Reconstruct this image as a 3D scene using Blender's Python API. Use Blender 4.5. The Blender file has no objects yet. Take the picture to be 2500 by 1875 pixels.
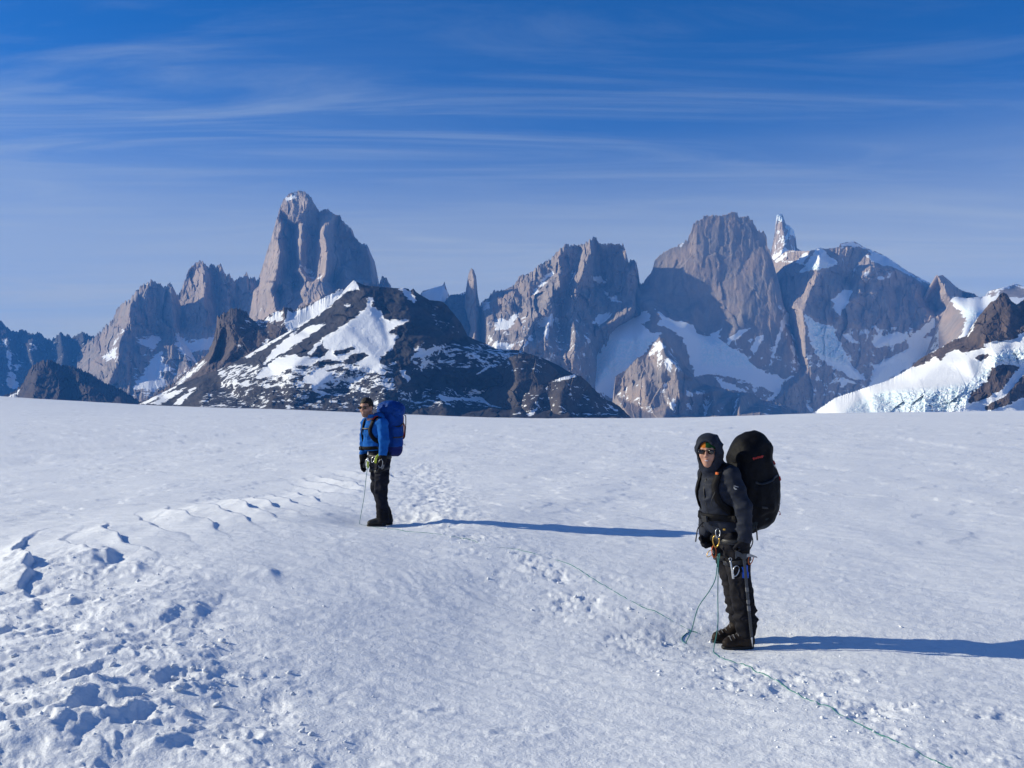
import bpy, math, random
import numpy as np
from mathutils import Vector, Matrix
from mathutils.geometry import delaunay_2d_cdt

SC = bpy.context.scene
COL = SC.collection
R = math.radians

# ------------------------------------------------------------------ camera
F, CX, HY, ZC = 2165.0, 1250.0, 983.0, 1.75        # focal length, centre, horizon (photo pixels), eye height
cam_d = bpy.data.cameras.new('camera')
cam = bpy.data.objects.new('camera', cam_d); COL.objects.link(cam)
cam.location = (0, 0, ZC); cam.rotation_euler = (R(90), 0, 0)
cam_d.sensor_width = 36.0; cam_d.lens = 36.0 * F / 2500.0
cam_d.shift_y = (HY - 937.5) / 2500.0
cam_d.clip_start = 0.05; cam_d.clip_end = 80000.0
SC.camera = cam

# ------------------------------------------------------------------ sun and sky
SUN_EL, SUN_BEYOND = R(23.0), R(8.5)                # low sun on the left, a little beyond the climbers
sd = Vector((-math.cos(SUN_EL) * math.cos(SUN_BEYOND), math.cos(SUN_EL) * math.sin(SUN_BEYOND), math.sin(SUN_EL)))
sun_d = bpy.data.lights.new('sun', 'SUN'); sun_d.energy = 5.0; sun_d.angle = R(0.5); sun_d.color = (1.0, 0.94, 0.75)
sun = bpy.data.objects.new('sun', sun_d); COL.objects.link(sun)
sun.rotation_euler = sd.to_track_quat('Z', 'Y').to_euler()

W = bpy.data.worlds.new('World'); SC.world = W; W.use_nodes = True
nt = W.node_tree; nt.nodes.clear()
def N(t, **k):
    n = nt.nodes.new(t)
    for a, b in k.items(): setattr(n, a, b)
    return n
def L(a, b): nt.links.new(a, b)
def MATH(op, a, b=None, clamp=False):
    n = N('ShaderNodeMath', operation=op); n.use_clamp = clamp
    for i, v in enumerate((a, b)):
        if v is None: continue
        if isinstance(v, (int, float)): n.inputs[i].default_value = v
        else: L(v, n.inputs[i])
    return n.outputs[0]
sky = N('ShaderNodeTexSky', sky_type='NISHITA', sun_disc=False)
sky.sun_elevation = SUN_EL; sky.sun_rotation = math.atan2(sd.x, sd.y)
sky.altitude = 1700.0; sky.air_density = 1.0; sky.dust_density = 0.35; sky.ozone_density = 3.2
tint = N('ShaderNodeMix', data_type='RGBA', blend_type='MULTIPLY'); tint.inputs[0].default_value = 1.0
L(sky.outputs[0], tint.inputs[6]); tint.inputs[7].default_value = (0.07, 0.50, 0.98, 1)
tc = N('ShaderNodeTexCoord'); sep = N('ShaderNodeSeparateXYZ'); L(tc.outputs['Generated'], sep.inputs[0])
zz = MATH('ADD', MATH('MAXIMUM', sep.outputs[2], 0.0), 0.05)
px_, py_ = MATH('DIVIDE', sep.outputs[0], zz), MATH('DIVIDE', sep.outputs[1], zz)     # a flat cirrus layer high above
comb = N('ShaderNodeCombineXYZ'); L(px_, comb.inputs[0]); L(py_, comb.inputs[1])
def cloud_noise(rot, sx, sy, scale, detail, rough, dist, off):
    m = N('ShaderNodeMapping'); L(comb.outputs[0], m.inputs[0])
    m.inputs['Rotation'].default_value = (0, 0, R(rot)); m.inputs['Scale'].default_value = (sx, sy, 1); m.inputs['Location'].default_value = off
    n = N('ShaderNodeTexNoise'); L(m.outputs[0], n.inputs['Vector'])
    n.inputs['Scale'].default_value = scale; n.inputs['Detail'].default_value = detail
    n.inputs['Roughness'].default_value = rough; n.inputs['Distortion'].default_value = dist
    return n.outputs[0]
def ramp(v, lo, hi):
    n = N('ShaderNodeMapRange', interpolation_type='SMOOTHSTEP'); L(v, n.inputs[0])
    n.inputs[1].default_value = lo; n.inputs[2].default_value = hi
    return n.outputs[0]
c1 = ramp(cloud_noise(36, 0.17, 1.0, 0.50, 7, 0.56, 1.1, (3.1, 0.4, 0)), 0.40, 0.76)     # long streaks
c2 = ramp(cloud_noise(38, 0.26, 1.3, 1.9, 9, 0.62, 1.4, (7.7, 2.2, 0)), 0.42, 0.74)      # finer wisps
c3 = ramp(cloud_noise(25, 0.5, 0.8, 0.30, 3, 0.5, 0.3, (1.0, 5.0, 0)), 0.40, 0.60)       # where the veil is thick
veil = N('ShaderNodeMapRange', interpolation_type='SMOOTHSTEP'); L(sep.outputs[2], veil.inputs[0])
veil.inputs[1].default_value = 0.31; veil.inputs[2].default_value = 0.10; veil.inputs[3].default_value = 0.0; veil.inputs[4].default_value = 1.0
cov = MATH('ADD', MATH('MULTIPLY', c1, 0.74), MATH('MULTIPLY', c2, 0.36))
cov = MATH('MULTIPLY', cov, MATH('ADD', MATH('MULTIPLY', c3, 0.9), 0.45))
thin = N('ShaderNodeMapRange', interpolation_type='SMOOTHSTEP'); L(sep.outputs[2], thin.inputs[0])      # the cirrus thins out overhead, as towards the top of the view
thin.inputs[1].default_value = 0.24; thin.inputs[2].default_value = 0.52; thin.inputs[3].default_value = 1.0; thin.inputs[4].default_value = 0.22
cov = MATH('MULTIPLY', cov, thin.outputs[0])
cov = MATH('ADD', cov, MATH('MULTIPLY', veil.outputs[0], 0.40), clamp=True)
cov = MATH('MULTIPLY', cov, 0.88)
mixc = N('ShaderNodeMix', data_type='RGBA'); L(cov, mixc.inputs[0]); L(tint.outputs[2], mixc.inputs[6])
mixc.inputs[7].default_value = (4.2, 4.9, 5.5, 1)
mixv = N('ShaderNodeMix', data_type='RGBA'); L(MATH('MULTIPLY', veil.outputs[0], 0.62), mixv.inputs[0]); L(mixc.outputs[2], mixv.inputs[6])
mixv.inputs[7].default_value = (5.3, 5.2, 4.4, 1)
bg = N('ShaderNodeBackground'); bg.inputs[1].default_value = 0.095; L(mixv.outputs[2], bg.inputs[0])
wo = N('ShaderNodeOutputWorld'); L(bg.outputs[0], wo.inputs[0])

vs = SC.view_settings; vs.view_transform = 'Standard'; vs.look = 'None'; vs.exposure = 0.26; vs.gamma = 1.0; vs.use_curve_mapping = False
cy = SC.cycles
cy.use_adaptive_sampling = True; cy.adaptive_threshold = 0.015; cy.use_denoising = True
cy.max_bounces = 6; cy.diffuse_bounces = 3; cy.glossy_bounces = 2; cy.transmission_bounces = 4; cy.volume_bounces = 1; cy.caustics_reflective = False; cy.caustics_refractive = False

# ------------------------------------------------------------------ numpy noise
def _h(ix, iy, iz, seed):
    h = (ix.astype(np.uint32) * np.uint32(374761393) + iy.astype(np.uint32) * np.uint32(668265263)
         + iz.astype(np.uint32) * np.uint32(2246822519) + np.uint32((seed * 3266489917) & 0xffffffff))
    h = (h ^ (h >> np.uint32(13))) * np.uint32(1274126177)
    h = (h ^ (h >> np.uint32(16))) * np.uint32(2654435761)
    h = h ^ (h >> np.uint32(15))
    return h
def _g2(h, dx, dy):
    a = h.astype(np.float32) * np.float32(2 * math.pi / 4294967296.0)
    return np.cos(a) * dx + np.sin(a) * dy
def noise2(x, y, seed=0):
    x = np.asarray(x, np.float64); y = np.asarray(y, np.float64)
    x, y = np.broadcast_arrays(x, y)
    fx, fy = np.floor(x), np.floor(y)
    ix, iy = fx.astype(np.int64), fy.astype(np.int64)
    dx, dy = (x - fx).astype(np.float32), (y - fy).astype(np.float32)
    u = dx * dx * dx * (dx * (dx * 6 - 15) + 10); v = dy * dy * dy * (dy * (dy * 6 - 15) + 10)
    z = np.zeros_like(ix)
    a = _g2(_h(ix, iy, z, seed), dx, dy); b = _g2(_h(ix + 1, iy, z, seed), dx - 1, dy)
    c = _g2(_h(ix, iy + 1, z, seed), dx, dy - 1); d = _g2(_h(ix + 1, iy + 1, z, seed), dx - 1, dy - 1)
    return ((a + (b - a) * u) + ((c + (d - c) * u) - (a + (b - a) * u)) * v) * 1.5
def fbm(x, y, o=4, seed=0, gain=0.5, lac=2.03):
    r, a, f = 0.0, 1.0, 1.0
    for i in range(o):
        r = r + a * noise2(x * f + i * 17.3, y * f - i * 9.1, seed + i); a *= gain; f *= lac
    return r
def ridged(x, y, o=4, seed=0, gain=0.55, lac=2.07):
    r, a, f = 0.0, 1.0, 1.0
    for i in range(o):
        r = r + a * (1 - 2 * np.abs(noise2(x * f + i * 7.3, y * f - i * 3.1, seed + i))); a *= gain; f *= lac
    return r
def noise3(x, y, z, seed=0):
    x, y, z = np.broadcast_arrays(np.asarray(x, np.float64), np.asarray(y, np.float64), np.asarray(z, np.float64))
    fx, fy, fz = np.floor(x), np.floor(y), np.floor(z)
    ix, iy, iz = fx.astype(np.int64), fy.astype(np.int64), fz.astype(np.int64)
    s = lambda t: (t * t * (3 - 2 * t)).astype(np.float32)
    u, v, w = s(x - fx), s(y - fy), s(z - fz)
    def val(a, b, c): return _h(ix + a, iy + b, iz + c, seed).astype(np.float32) / np.float32(2147483648.0) - 1
    l = lambda a, b, t: a + (b - a) * t
    return l(l(l(val(0,0,0), val(1,0,0), u), l(val(0,1,0), val(1,1,0), u), v), l(l(val(0,0,1), val(1,0,1), u), l(val(0,1,1), val(1,1,1), u), v), w)
def sstep(a, b, x):
    t = np.clip((x - a) / (b - a), 0, 1); return t * t * (3 - 2 * t)

# ------------------------------------------------------------------ mesh and object helpers
def mesh_np(name, V, Fq, mats=(), smooth=True, attrs=None):
    V = np.asarray(V, np.float32); Fq = np.asarray(Fq, np.int32)
    me = bpy.data.meshes.new(name)
    n = Fq.shape[1]
    me.vertices.add(len(V)); me.vertices.foreach_set('co', V.ravel())
    me.loops.add(Fq.size); me.loops.foreach_set('vertex_index', Fq.ravel())
    me.polygons.add(len(Fq)); me.polygons.foreach_set('loop_start', np.arange(0, Fq.size, n, dtype=np.int32))
    me.polygons.foreach_set('use_smooth', np.full(len(Fq), smooth, bool))
    me.update(calc_edges=True)
    for k, a in (attrs or {}).items():
        at = me.attributes.new(k, 'FLOAT', 'POINT'); at.data.foreach_set('value', np.asarray(a, np.float32).ravel())
    for m in mats: me.materials.append(m)
    return me
def add(name, me, parent=None, **props):
    o = bpy.data.objects.new(name, me); COL.objects.link(o)
    if parent is not None: o.parent = parent
    for k, v in props.items(): o[k] = v
    return o
def P(px, py, D):
    return ((px - CX) / F * D, D, ZC - (py - HY) / F * D)

class NM:
    """small helper for building materials"""
    def __init__(s, name):
        s.m = bpy.data.materials.new(name); s.m.use_nodes = True; s.t = s.m.node_tree
        s.b = s.t.nodes['Principled BSDF']; s.out = s.t.nodes['Material Output']
    def n(s, ty, **k):
        x = s.t.nodes.new(ty)
        for a, b in k.items(): setattr(x, a, b)
        return x
    def l(s, a, b): s.t.links.new(a, b)
    def put(s, v, inp):
        if hasattr(v, 'is_linked') or isinstance(v, bpy.types.NodeSocket): s.l(v, inp)
        else: inp.default_value = v
    def math(s, op, a, b=0.0, clamp=False):
        x = s.n('ShaderNodeMath', operation=op); x.use_clamp = clamp; s.put(a, x.inputs[0]); s.put(b, x.inputs[1]); return x.outputs[0]
    def attr(s, name): return s.n('ShaderNodeAttribute', attribute_name=name).outputs['Fac']
    def pos(s, obj=False):
        return s.n('ShaderNodeTexCoord').outputs['Object'] if obj else s.n('ShaderNodeNewGeometry').outputs['Position']
    def noise(s, vec, scale=1.0, detail=4, rough=0.5, dist=0.0, sc=(1, 1, 1), rot=(0, 0, 0)):
        mp = s.n('ShaderNodeMapping'); s.l(vec, mp.inputs[0]); mp.inputs['Scale'].default_value = sc; mp.inputs['Rotation'].default_value = rot
        x = s.n('ShaderNodeTexNoise'); s.l(mp.outputs[0], x.inputs['Vector'])
        x.inputs['Scale'].default_value = scale; x.inputs['Detail'].default_value = detail; x.inputs['Roughness'].default_value = rough; x.inputs['Distortion'].default_value = dist
        return x.outputs[0]
    def ramp(s, v, lo, hi, a=0.0, b=1.0):
        x = s.n('ShaderNodeMapRange', interpolation_type='SMOOTHSTEP'); s.put(v, x.inputs[0])
        for i, q in enumerate((lo, hi, a, b)): x.inputs[i + 1].default_value = q
        return x.outputs[0]
    def mix(s, f, a, b, blend='MIX'):
        x = s.n('ShaderNodeMix', data_type='RGBA', blend_type=blend); s.put(f, x.inputs[0])
        for i, q in ((6, a), (7, b)):
            if isinstance(q, tuple): x.inputs[i].default_value = q if len(q) == 4 else q + (1,)
            else: s.l(q, x.inputs[i])
        return x.outputs[2]
    def bump(s, h, strength, dist, prev=None):
        x = s.n('ShaderNodeBump'); x.inputs['Strength'].default_value = strength; x.inputs['Distance'].default_value = dist
        s.l(h, x.inputs['Height'])
        if prev is not None: s.l(prev, x.inputs['Normal'])
        return x.outputs[0]
    def done(s, color=None, rough=0.8, normal=None, spec=0.3, **k):
        if color is not None: s.put(color if not isinstance(color, tuple) else (color + (1,))[:4], s.b.inputs['Base Color'])
        s.put(rough, s.b.inputs['Roughness']); s.b.inputs['Specular IOR Level'].default_value = spec
        if normal is not None: s.l(normal, s.b.inputs['Normal'])
        for a, b in k.items(): s.put(b, s.b.inputs[a])
        return s.m

# ------------------------------------------------------------------ snow field
HORIZON = np.array([(-6000, 900), (-600, 942), (0, 969), (360, 989), (720, 1000), (1000, 1012), (1300, 1024), (1580, 1023), (1990, 1008), (2500, 1000), (3200, 985), (8000, 960)], float)
# drifts on the left: (photo x, photo y, length across, height) of their lee edges
DRIFTS = [(255, 1372, 0.8, .10), (330, 1400, .5, .05), (655, 1412, 0.36, .045), (478, 1503, .30, .05), (860, 1180, .5, .04)]
def px_ground(px, py, z=0.0):
    d = (ZC - z) * F / (py - HY); return (px - CX) / F * d, d
rng = np.random.default_rng(7)
HOLES = []     # boot holes and hollows: x, y, half length, half width, heading, depth
for px, py, l_, w_, a_, d_ in [(205, 1520, .17, .11, 1.1, .11), (150, 1600, .17, .12, 1.3, .08), (15, 1590, .2, .12, .9, .14), (235, 1730, .16, .12, 1.2, .10),
                           (250, 1650, .14, .10, 1.0, .06), (30, 1480, .18, .1, 1.0, .10), (230, 1815, .18, .13, 1.4, .13), (420, 1720, .13, .09, 1.2, .08), (520, 1870, .2, .12, .6, .08),
                           (1270, 1795, .15, .085, .25, .035), (400, 1628, .13, .08, .3, .06), (100, 1740, .14, .1, 1.5, .07), (560, 1700, .1, .07, .5, .06), (1075, 1745, .09, .06, .7, .025),
                           (330, 1830, .16, .1, 1.1, .08), (60, 1845, .15, .12, 1.0, .09), (120, 1420, .15, .1, 1.0, .08), (20, 1400, .16, .09, .9, .07)]:
    x, y = px_ground(px, py, -.05); HOLES.append((x, y, l_, w_, a_, d_))
for i in range(22):                                   # the trodden line from the far climber down to the lower right
    t = rng.uniform(0, 1); qx = 960 + 1240 * t + rng.normal(0, 45); qy = 1290 + 520 * t ** 1.25 + rng.normal(0, 22)
    x, y = px_ground(qx, qy, -.15); HOLES.append((x, y, rng.uniform(.07, .12), rng.uniform(.04, .07), rng.uniform(-.8, 2.2), rng.uniform(.012, .03)))
for i in range(12):                                   # broken snow at the lower left
    qx, qy = rng.uniform(-100, 760), rng.uniform(1420, 1900)
    if qx > 250 + (qy - 1350) * 1.2: continue
    x, y = px_ground(qx, qy, -.05); HOLES.append((x, y, rng.uniform(.05, .13), rng.uniform(.04, .09), rng.uniform(0, 3.1), rng.uniform(.012, .042)))
for qx, qy in [(2040, 1375), (2035, 1390), (2045, 1400), (2040, 1425), (2110, 1472)]:
    x, y = px_ground(qx, qy, -.2); HOLES.append((x, y, rng.uniform(.06, .12), rng.uniform(.04, .08), rng.uniform(-.3, .6), .02))

FEET = [(-1.89, 12.6, 0.0, 1.0), (1.84, 7.36, -0.276, .8)]     # where the two climbers stand
LIP = np.array([px_ground(a, b, 0.0) for a, b in [(-250, 1480), (-40, 1425), (180, 1342), (340, 1305), (500, 1268), (640, 1238), (770, 1196), (850, 1170), (930, 1135)]])
def lip_distance(x, y):
    """distance to the scalloped lip of the snow bank, positive on the low right-hand side"""
    best = np.full(x.shape, 1e9); sg = np.zeros(x.shape)
    for i in range(len(LIP) - 1):
        (ax, ay), (bx, by) = LIP[i], LIP[i + 1]; ex, ey = bx - ax, by - ay; t = np.clip(((x - ax) * ex + (y - ay) * ey) / (ex * ex + ey * ey), 0, 1)
        dx, dy = x - ax - t * ex, y - ay - t * ey; d = dx * dx + dy * dy; m = d < best
        sg = np.where(m, np.sign(dx * ey - dy * ex), sg); best = np.where(m, d, best)
    return np.sqrt(best) * sg
def base_height(x, y):
    x = np.asarray(x, float); y = np.asarray(y, float)
    r = np.sqrt(x * x + y * y) + 1e-6
    yy = np.maximum(y, 0.12 * r)
    hx = np.interp(CX + F * x / yy, HORIZON[:, 0], HORIZON[:, 1])
    line = ZC - (hx - HY) / F * r
    z12 = ZC - (1012 - HY) / F * r
    g = 1.60 * np.exp(-r / 170.0)
    near = np.exp(-(r / 260.0) ** 2)
    z = (line * (1 - near) + z12 * near) - g
    z = z - np.clip(r - 640, 0, None) ** 2 * 0.0002 * np.exp(-np.clip(r - 640, 0, None) / 600.0) - 80 * sstep(900, 2600, r)
    # a shallow trough where the near climber stands, a bank on the left
    z = z - 0.30 * np.exp(-((y - 7.0) / 3.3) ** 2) / (1 + np.exp(-(x + 0.9) / 0.5)) * sstep(0, 3, y)
    z = z - 0.05 * sstep(3, 9, x) * np.exp(-((y - 8) / 8.0) ** 2)
    z = z - 0.12 * sstep(-1.4, 2.6, x) * np.exp(-((y - 12) / 4.0) ** 2)
    z = z - 0.035 * np.clip(-(x + 3), 0, 14) * (1 - sstep(25, 80, r))      # the plain tips gently down to the left
    z = z + 0.10 * np.exp(-((x + 4.2) / 2.2) ** 2 - ((y - 11.5) / 3.0) ** 2)
    return z
def ground(x, y):
    x = np.asarray(x, float); y = np.asarray(y, float)
    z = base_height(x, y)
    r = np.sqrt(x * x + y * y)
    f1 = 1 - sstep(25, 120, r)
    # long undulations
    z = z + 0.035 * fbm(x / 3.1, y / 4.2, 3, 11) * (0.5 + 0.5 * f1) + 0.25 * fbm(x / 45, y / 60, 3, 12) * sstep(30, 200, r)
    # wind crust: streaks running down to the right
    c, s = math.cos(R(-24)), math.sin(R(-24))
    ux, uy = x * c + y * s, -x * s + y * c
    left = 1 / (1 + np.exp((x + 0.55 * (y - 8.0) * 0 + 0.6) / 0.55))
    z = z + 0.005 * ridged(ux / 1.5 + .3 * fbm(x, y, 2, 40), uy / 0.26, 3, 21) * (1 - sstep(14, 30, r))
    vx, vy = x * .42 - y * .91, x * .91 + y * .42
    z = z + 0.009 * np.exp(-((x + .25 * (y - 8.5) + .9) / 1.5) ** 2 - ((y - 9.2) / 2.6) ** 2) * sstep(-.2, .5, fbm(x / 1.1, y / 1.3, 2, 29)) * ridged(vx / 2.0 + .3 * fbm(x, y, 2, 41), vy / .40 + .25 * fbm(x / .8, y / .8, 2, 42), 3, 22, gain=.4)
    z = z + 0.006 * fbm(ux / 0.45, uy / 0.16, 3, 24) * (1 - sstep(12, 25, r))
    z = z + 0.0035 * fbm(x / 0.10, y / 0.06, 3, 26, gain=.6) * (1 - sstep(7, 16, r))
    # plates and little steps of wind-packed snow further out
    q = fbm(x / 2.6, y / 2.2, 4, 31)
    z = z + 0.014 * sstep(0.2, 0.3, q) * sstep(9, 14, r) * (1 - sstep(60, 140, r)) - 0.012 * sstep(.28, .36, fbm(x / 1.7 + 9, y / 1.2, 3, 33)) * sstep(10, 16, r) * (1 - sstep(30, 60, r))
    q2 = fbm(x / 9.0, y / 11.0, 4, 35)
    z = z + 0.045 * sstep(0.08, 0.18, q2) * sstep(25, 50, r) * (1 - sstep(250, 500, r))
    m = (np.abs(x + 5) < 9) & (np.abs(y - 13) < 11)
    if m.any():
        xm, ym = x[m], y[m]; dl = lip_distance(xm, ym)
        wv = .45 * fbm(xm / 1.5, ym / 2.6, 3, 38)
        ph = (xm * .88 + ym * .476) / .50 + wv; k = np.floor(ph); fr = ph - k
        hk = _h(k.astype(np.int64), np.zeros_like(k).astype(np.int64), np.zeros_like(k).astype(np.int64), 5).astype(float) / 4294967296.0
        saw = np.where(fr < .86, (fr / .86) ** 1.4, 1 - sstep(.86, 1.0, fr))
        z[m] += (.040 + .085 * hk) * (saw - .3) * np.exp(-((dl - .25 + .5 * (hk - .5)) / (.55 + .5 * hk)) ** 2) * (1 - sstep(19, 24, ym))
        z[m] -= .04 * sstep(-.2, .8, dl) * np.exp(-(np.maximum(dl, 0) / 2.5) ** 2)
    # lumpy broken snow, lower left
    lx = x - (-1.35 - 0.55 * (y - 5.4))
    rough = (1 / (1 + np.exp(lx / 0.28))) * (1 - sstep(8.6, 10.5, y)) * sstep(2, 3.5, y)
    wx0, wy0 = x + .12 * fbm(x / .5, y / .5, 3, 46), y + .12 * fbm(x / .5 + 3, y / .5, 3, 47)
    rr_ = fbm(wx0 / .95, wy0 / .85, 7, 43, gain=.53)
    z = z + rough * (0.050 * rr_ + .015 * np.abs(fbm(wx0 / .16, wy0 / .16, 3, 45, gain=.55)))
    # the trodden line
    tt = np.clip((13.0 - y) / 8.0, 0, 1.3)
    xl = -1.4 + 3.9 * tt
    tr = np.exp(-((x - xl) / (0.55 + 0.35 * tt)) ** 2) * (1 - sstep(13.5, 22, y)) * sstep(3, 4.2, y)
    patch = .25 + sstep(-.1, .35, fbm(x / .7, y / .8, 3, 54))
    z = z + tr * patch * (0.008 * fbm(x / 0.10, y / 0.11, 4, 51, gain=.62) + 0.013 * fbm(x / .34, y / .36, 3, 53) - .009 * sstep(.12, .3, fbm(x / .2, y / .21, 3, 52)))
    tr2 = np.exp(-((x + 1.1 + .11 * (y - 13)) / 0.7) ** 2) * sstep(11, 13, y) * (1 - sstep(22, 30, y))
    z = z + tr2 * 0.02 * fbm(x / 0.22, y / 0.3, 4, 55, gain=.6)
    wx, wy = x + 0.08 * fbm(x / .3, y / .3, 4, 61, gain=.6), y + 0.05 * fbm(x / .3 + 5, y / .3, 4, 62, gain=.6)
    for hx, hy, hl, hw, ha, hd in HOLES:
        m = (np.abs(x - hx) < 0.8) & (np.abs(y - hy) < 0.8)
        if not m.any(): continue
        ax, ay = wx[m] - hx, wy[m] - hy
        p, q = (ax * math.cos(ha) + ay * math.sin(ha)) / hl, (-ax * math.sin(ha) + ay * math.cos(ha)) / hw
        e = np.sqrt(p * p + q * q)
        z[m] += -.28 * hd * (1 - sstep(0.0, 1.25, e)) + 0.15 * hd * np.exp(-((e - 1.35) / .28) ** 2)
    dz = np.zeros_like(z)
    for qx, qy, ln, hh in DRIFTS:                      # wind drifts: gentle on the left, falling off sharply on the right
        cx_, cy_ = px_ground(qx, qy, 0.05)
        m = (np.abs(x - cx_) < 5.5) & (np.abs(y - cy_) < 3.5)
        if not m.any(): continue
        ax, ay = x[m] - cx_, y[m] - cy_
        a = R(-62); al = ax * math.cos(a) + ay * math.sin(a)
        side = ax * math.cos(R(28)) + ay * math.sin(R(28)) + 0.10 * (al / ln) ** 2 * ln + .035 * fbm(ax * 3.1 + cx_, ay * 3.1, 3, 66)
        prof = np.where(side < 0, np.exp(side / (0.45 + 1.1 * ln ** 2)), np.exp(-(side / 0.085) ** 2)) * (1 + .25 * fbm(ax * 5, ay * 5, 2, 67))
        dz[m] = np.maximum(dz[m], hh * prof * np.exp(-(al / ln) ** 2 * 1.4))
    return z + dz

def ground_people(x, y):
    z = ground_raw(x, y)
    for fx, fy, fz, fr in FEET:
        d2 = ((x - fx) ** 2 + (y - fy) ** 2) / fr ** 2
        w = np.exp(-d2 * 1.5); e = np.exp(-d2 * 5)
        b0 = float(base_height(np.array([fx]), np.array([fy]))[0])
        z = z + (fz - b0) * w; z = z * (1 - .85 * e) + fz * .85 * e
    return z
ground_raw = ground
def ground(x, y): return ground_people(np.asarray(x, float), np.asarray(y, float))

def build_ground():
    rs = [0.6]
    while rs[-1] < 16000:
        r = rs[-1]
        d = 0.02 * r if r < 3.6 else 0.0048 * r if r < 16 else 0.0048 * r * (1 + (r - 16) / 12.0) if r < 45 else min(0.022 * r + .0, 0.022 * r) if r < 900 else 0.06 * r
        rs.append(r + d)
    rs = np.array(rs)
    th = np.concatenate([np.linspace(-36.5, 36.5, 920), np.linspace(36.5, 323.5, 74)[1:-1]])
    th = np.radians(th)
    Rg, Tg = np.meshgrid(rs, th, indexing='ij')
    X, Y = Rg * np.sin(Tg), Rg * np.cos(Tg)
    Z = ground(X.ravel(), Y.ravel()).reshape(X.shape)
    nr, nth = X.shape
    V = np.stack([X, Y, Z], -1).reshape(-1, 3)
    i = np.arange(nr - 1)[:, None]; j = np.arange(nth)[None, :]; j2 = (j + 1) % nth
    Fq = np.stack([i * nth + j + 0 * j2, i * nth + j2, (i + 1) * nth + j2, (i + 1) * nth + j + 0 * j2], -1).reshape(-1, 4)[:, ::-1]
    # centre cap
    c0 = len(V); V = np.vstack([V, [[0, 0, float(Z[0].mean())]]])
    cap = np.stack([np.full(nth, c0), (np.arange(nth) + 1) % nth, np.arange(nth), np.arange(nth)], -1)
    me = mesh_np('snow_field', V, Fq, (M_SNOW,), True)
    return me

m = NM('glacier_snow')
p = m.pos()
lin = m.noise(p, 5.0, 5, .6, sc=(1, 1, 1))
fine = m.noise(p, 60.0, 3, .6)
grain = m.noise(p, 420.0, 2, .6)
big = m.noise(p, 0.35, 3, .5)
col = m.mix(m.ramp(lin, .3, .7), (.80, .82, .85), (.86, .87, .885))
col = m.mix(m.ramp(big, .35, .65, 0, .5), col, (.82, .84, .875))
crustb = m.noise(p, 14.0, 4, .62, .5, (.55, 1, 1)); nb = m.bump(crustb, .55, .020); nb = m.bump(fine, .55, .010, nb); nb = m.bump(grain, .5, .003, nb)
M_SNOW = m.done(col, .62, nb, .25)
gobj = add('snow_field', build_ground(), kind='structure', label='wind-crusted white snow plain of the glacier')

# ------------------------------------------------------------------ mountains
def cA(u, v): return (u * .36169, 440 + v * .36166)
def cB(u, v): return (500 + u * .36169, 440 + v * .36166)
def cC(u, v): return (1000 + u * .30140, 540 + v * .30139)
def cD(u, v): return (1450 + u * .32558, 500 + v * .32550)
def cE(u, v): return (1940 + u * .32558, 500 + v * .32550)
def conv(c, pts): return [c(q[0], q[1]) + tuple(q[2:]) for q in pts]

def poly_sd(px, py, poly):
    """signed distance in photo pixels, positive inside"""
    n = len(poly); d = np.full(px.shape, 1e9); ins = np.zeros(px.shape, bool)
    for i in range(n):
        ax, ay = poly[i][:2]; bx, by = poly[(i + 1) % n][:2]
        ex, ey = bx - ax, by - ay; L2 = ex * ex + ey * ey + 1e-9
        t = np.clip(((px - ax) * ex + (py - ay) * ey) / L2, 0, 1)
        d = np.minimum(d, (px - ax - t * ex) ** 2 + (py - ay - t * ey) ** 2)
        c = ((ay > py) != (by > py)) & (px < (bx - ax) * (py - ay) / (by - ay + 1e-12) + ax)
        ins ^= c
    d = np.sqrt(d); return np.where(ins, d, -d)

def blur(a, r):
    r = int(round(r))
    if r < 1: return a
    for ax in (0, 1):
        for _ in range(2):
            n = a.shape[ax]; p = np.concatenate([np.take(a, [0] * (r + 1), ax), a, np.take(a, [n - 1] * r, ax)], ax)
            c = np.cumsum(p, ax)
            a = (np.take(c, np.arange(2 * r + 1, 2 * r + 1 + n), ax) - np.take(c, np.arange(0, n), ax)) / (2 * r + 1)
    return a
def facet(x, z, sx, sz, seed, val, tx, tz):
    """flat broken facets: nearest of scattered points, each with its own offset and tilt"""
    u, v = x / sx, z / sz; iu, iv = np.floor(u).astype(np.int64), np.floor(v).astype(np.int64)
    best = np.full(u.shape, 1e9); out = np.zeros(u.shape); o = np.zeros_like(iu)
    rnd = lambda a, b, s: _h(a, b, o, seed + s).astype(np.float64) / 4294967296.0
    for du in (-1, 0, 1):
        for dv in (-1, 0, 1):
            a, b = iu + du, iv + dv
            pu, pv = a + rnd(a, b, 0), b + rnd(a, b, 1)
            d = (u - pu) ** 2 + (v - pv) ** 2; m = d < best
            r = val * (2 * rnd(a, b, 2) - 1) + tx * (2 * rnd(a, b, 3) - 1) * (u - pu) * sx + tz * (2 * rnd(a, b, 4) - 1) * (v - pv) * sz
            out = np.where(m, r, out); best = np.minimum(best, d)
    return out
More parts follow.
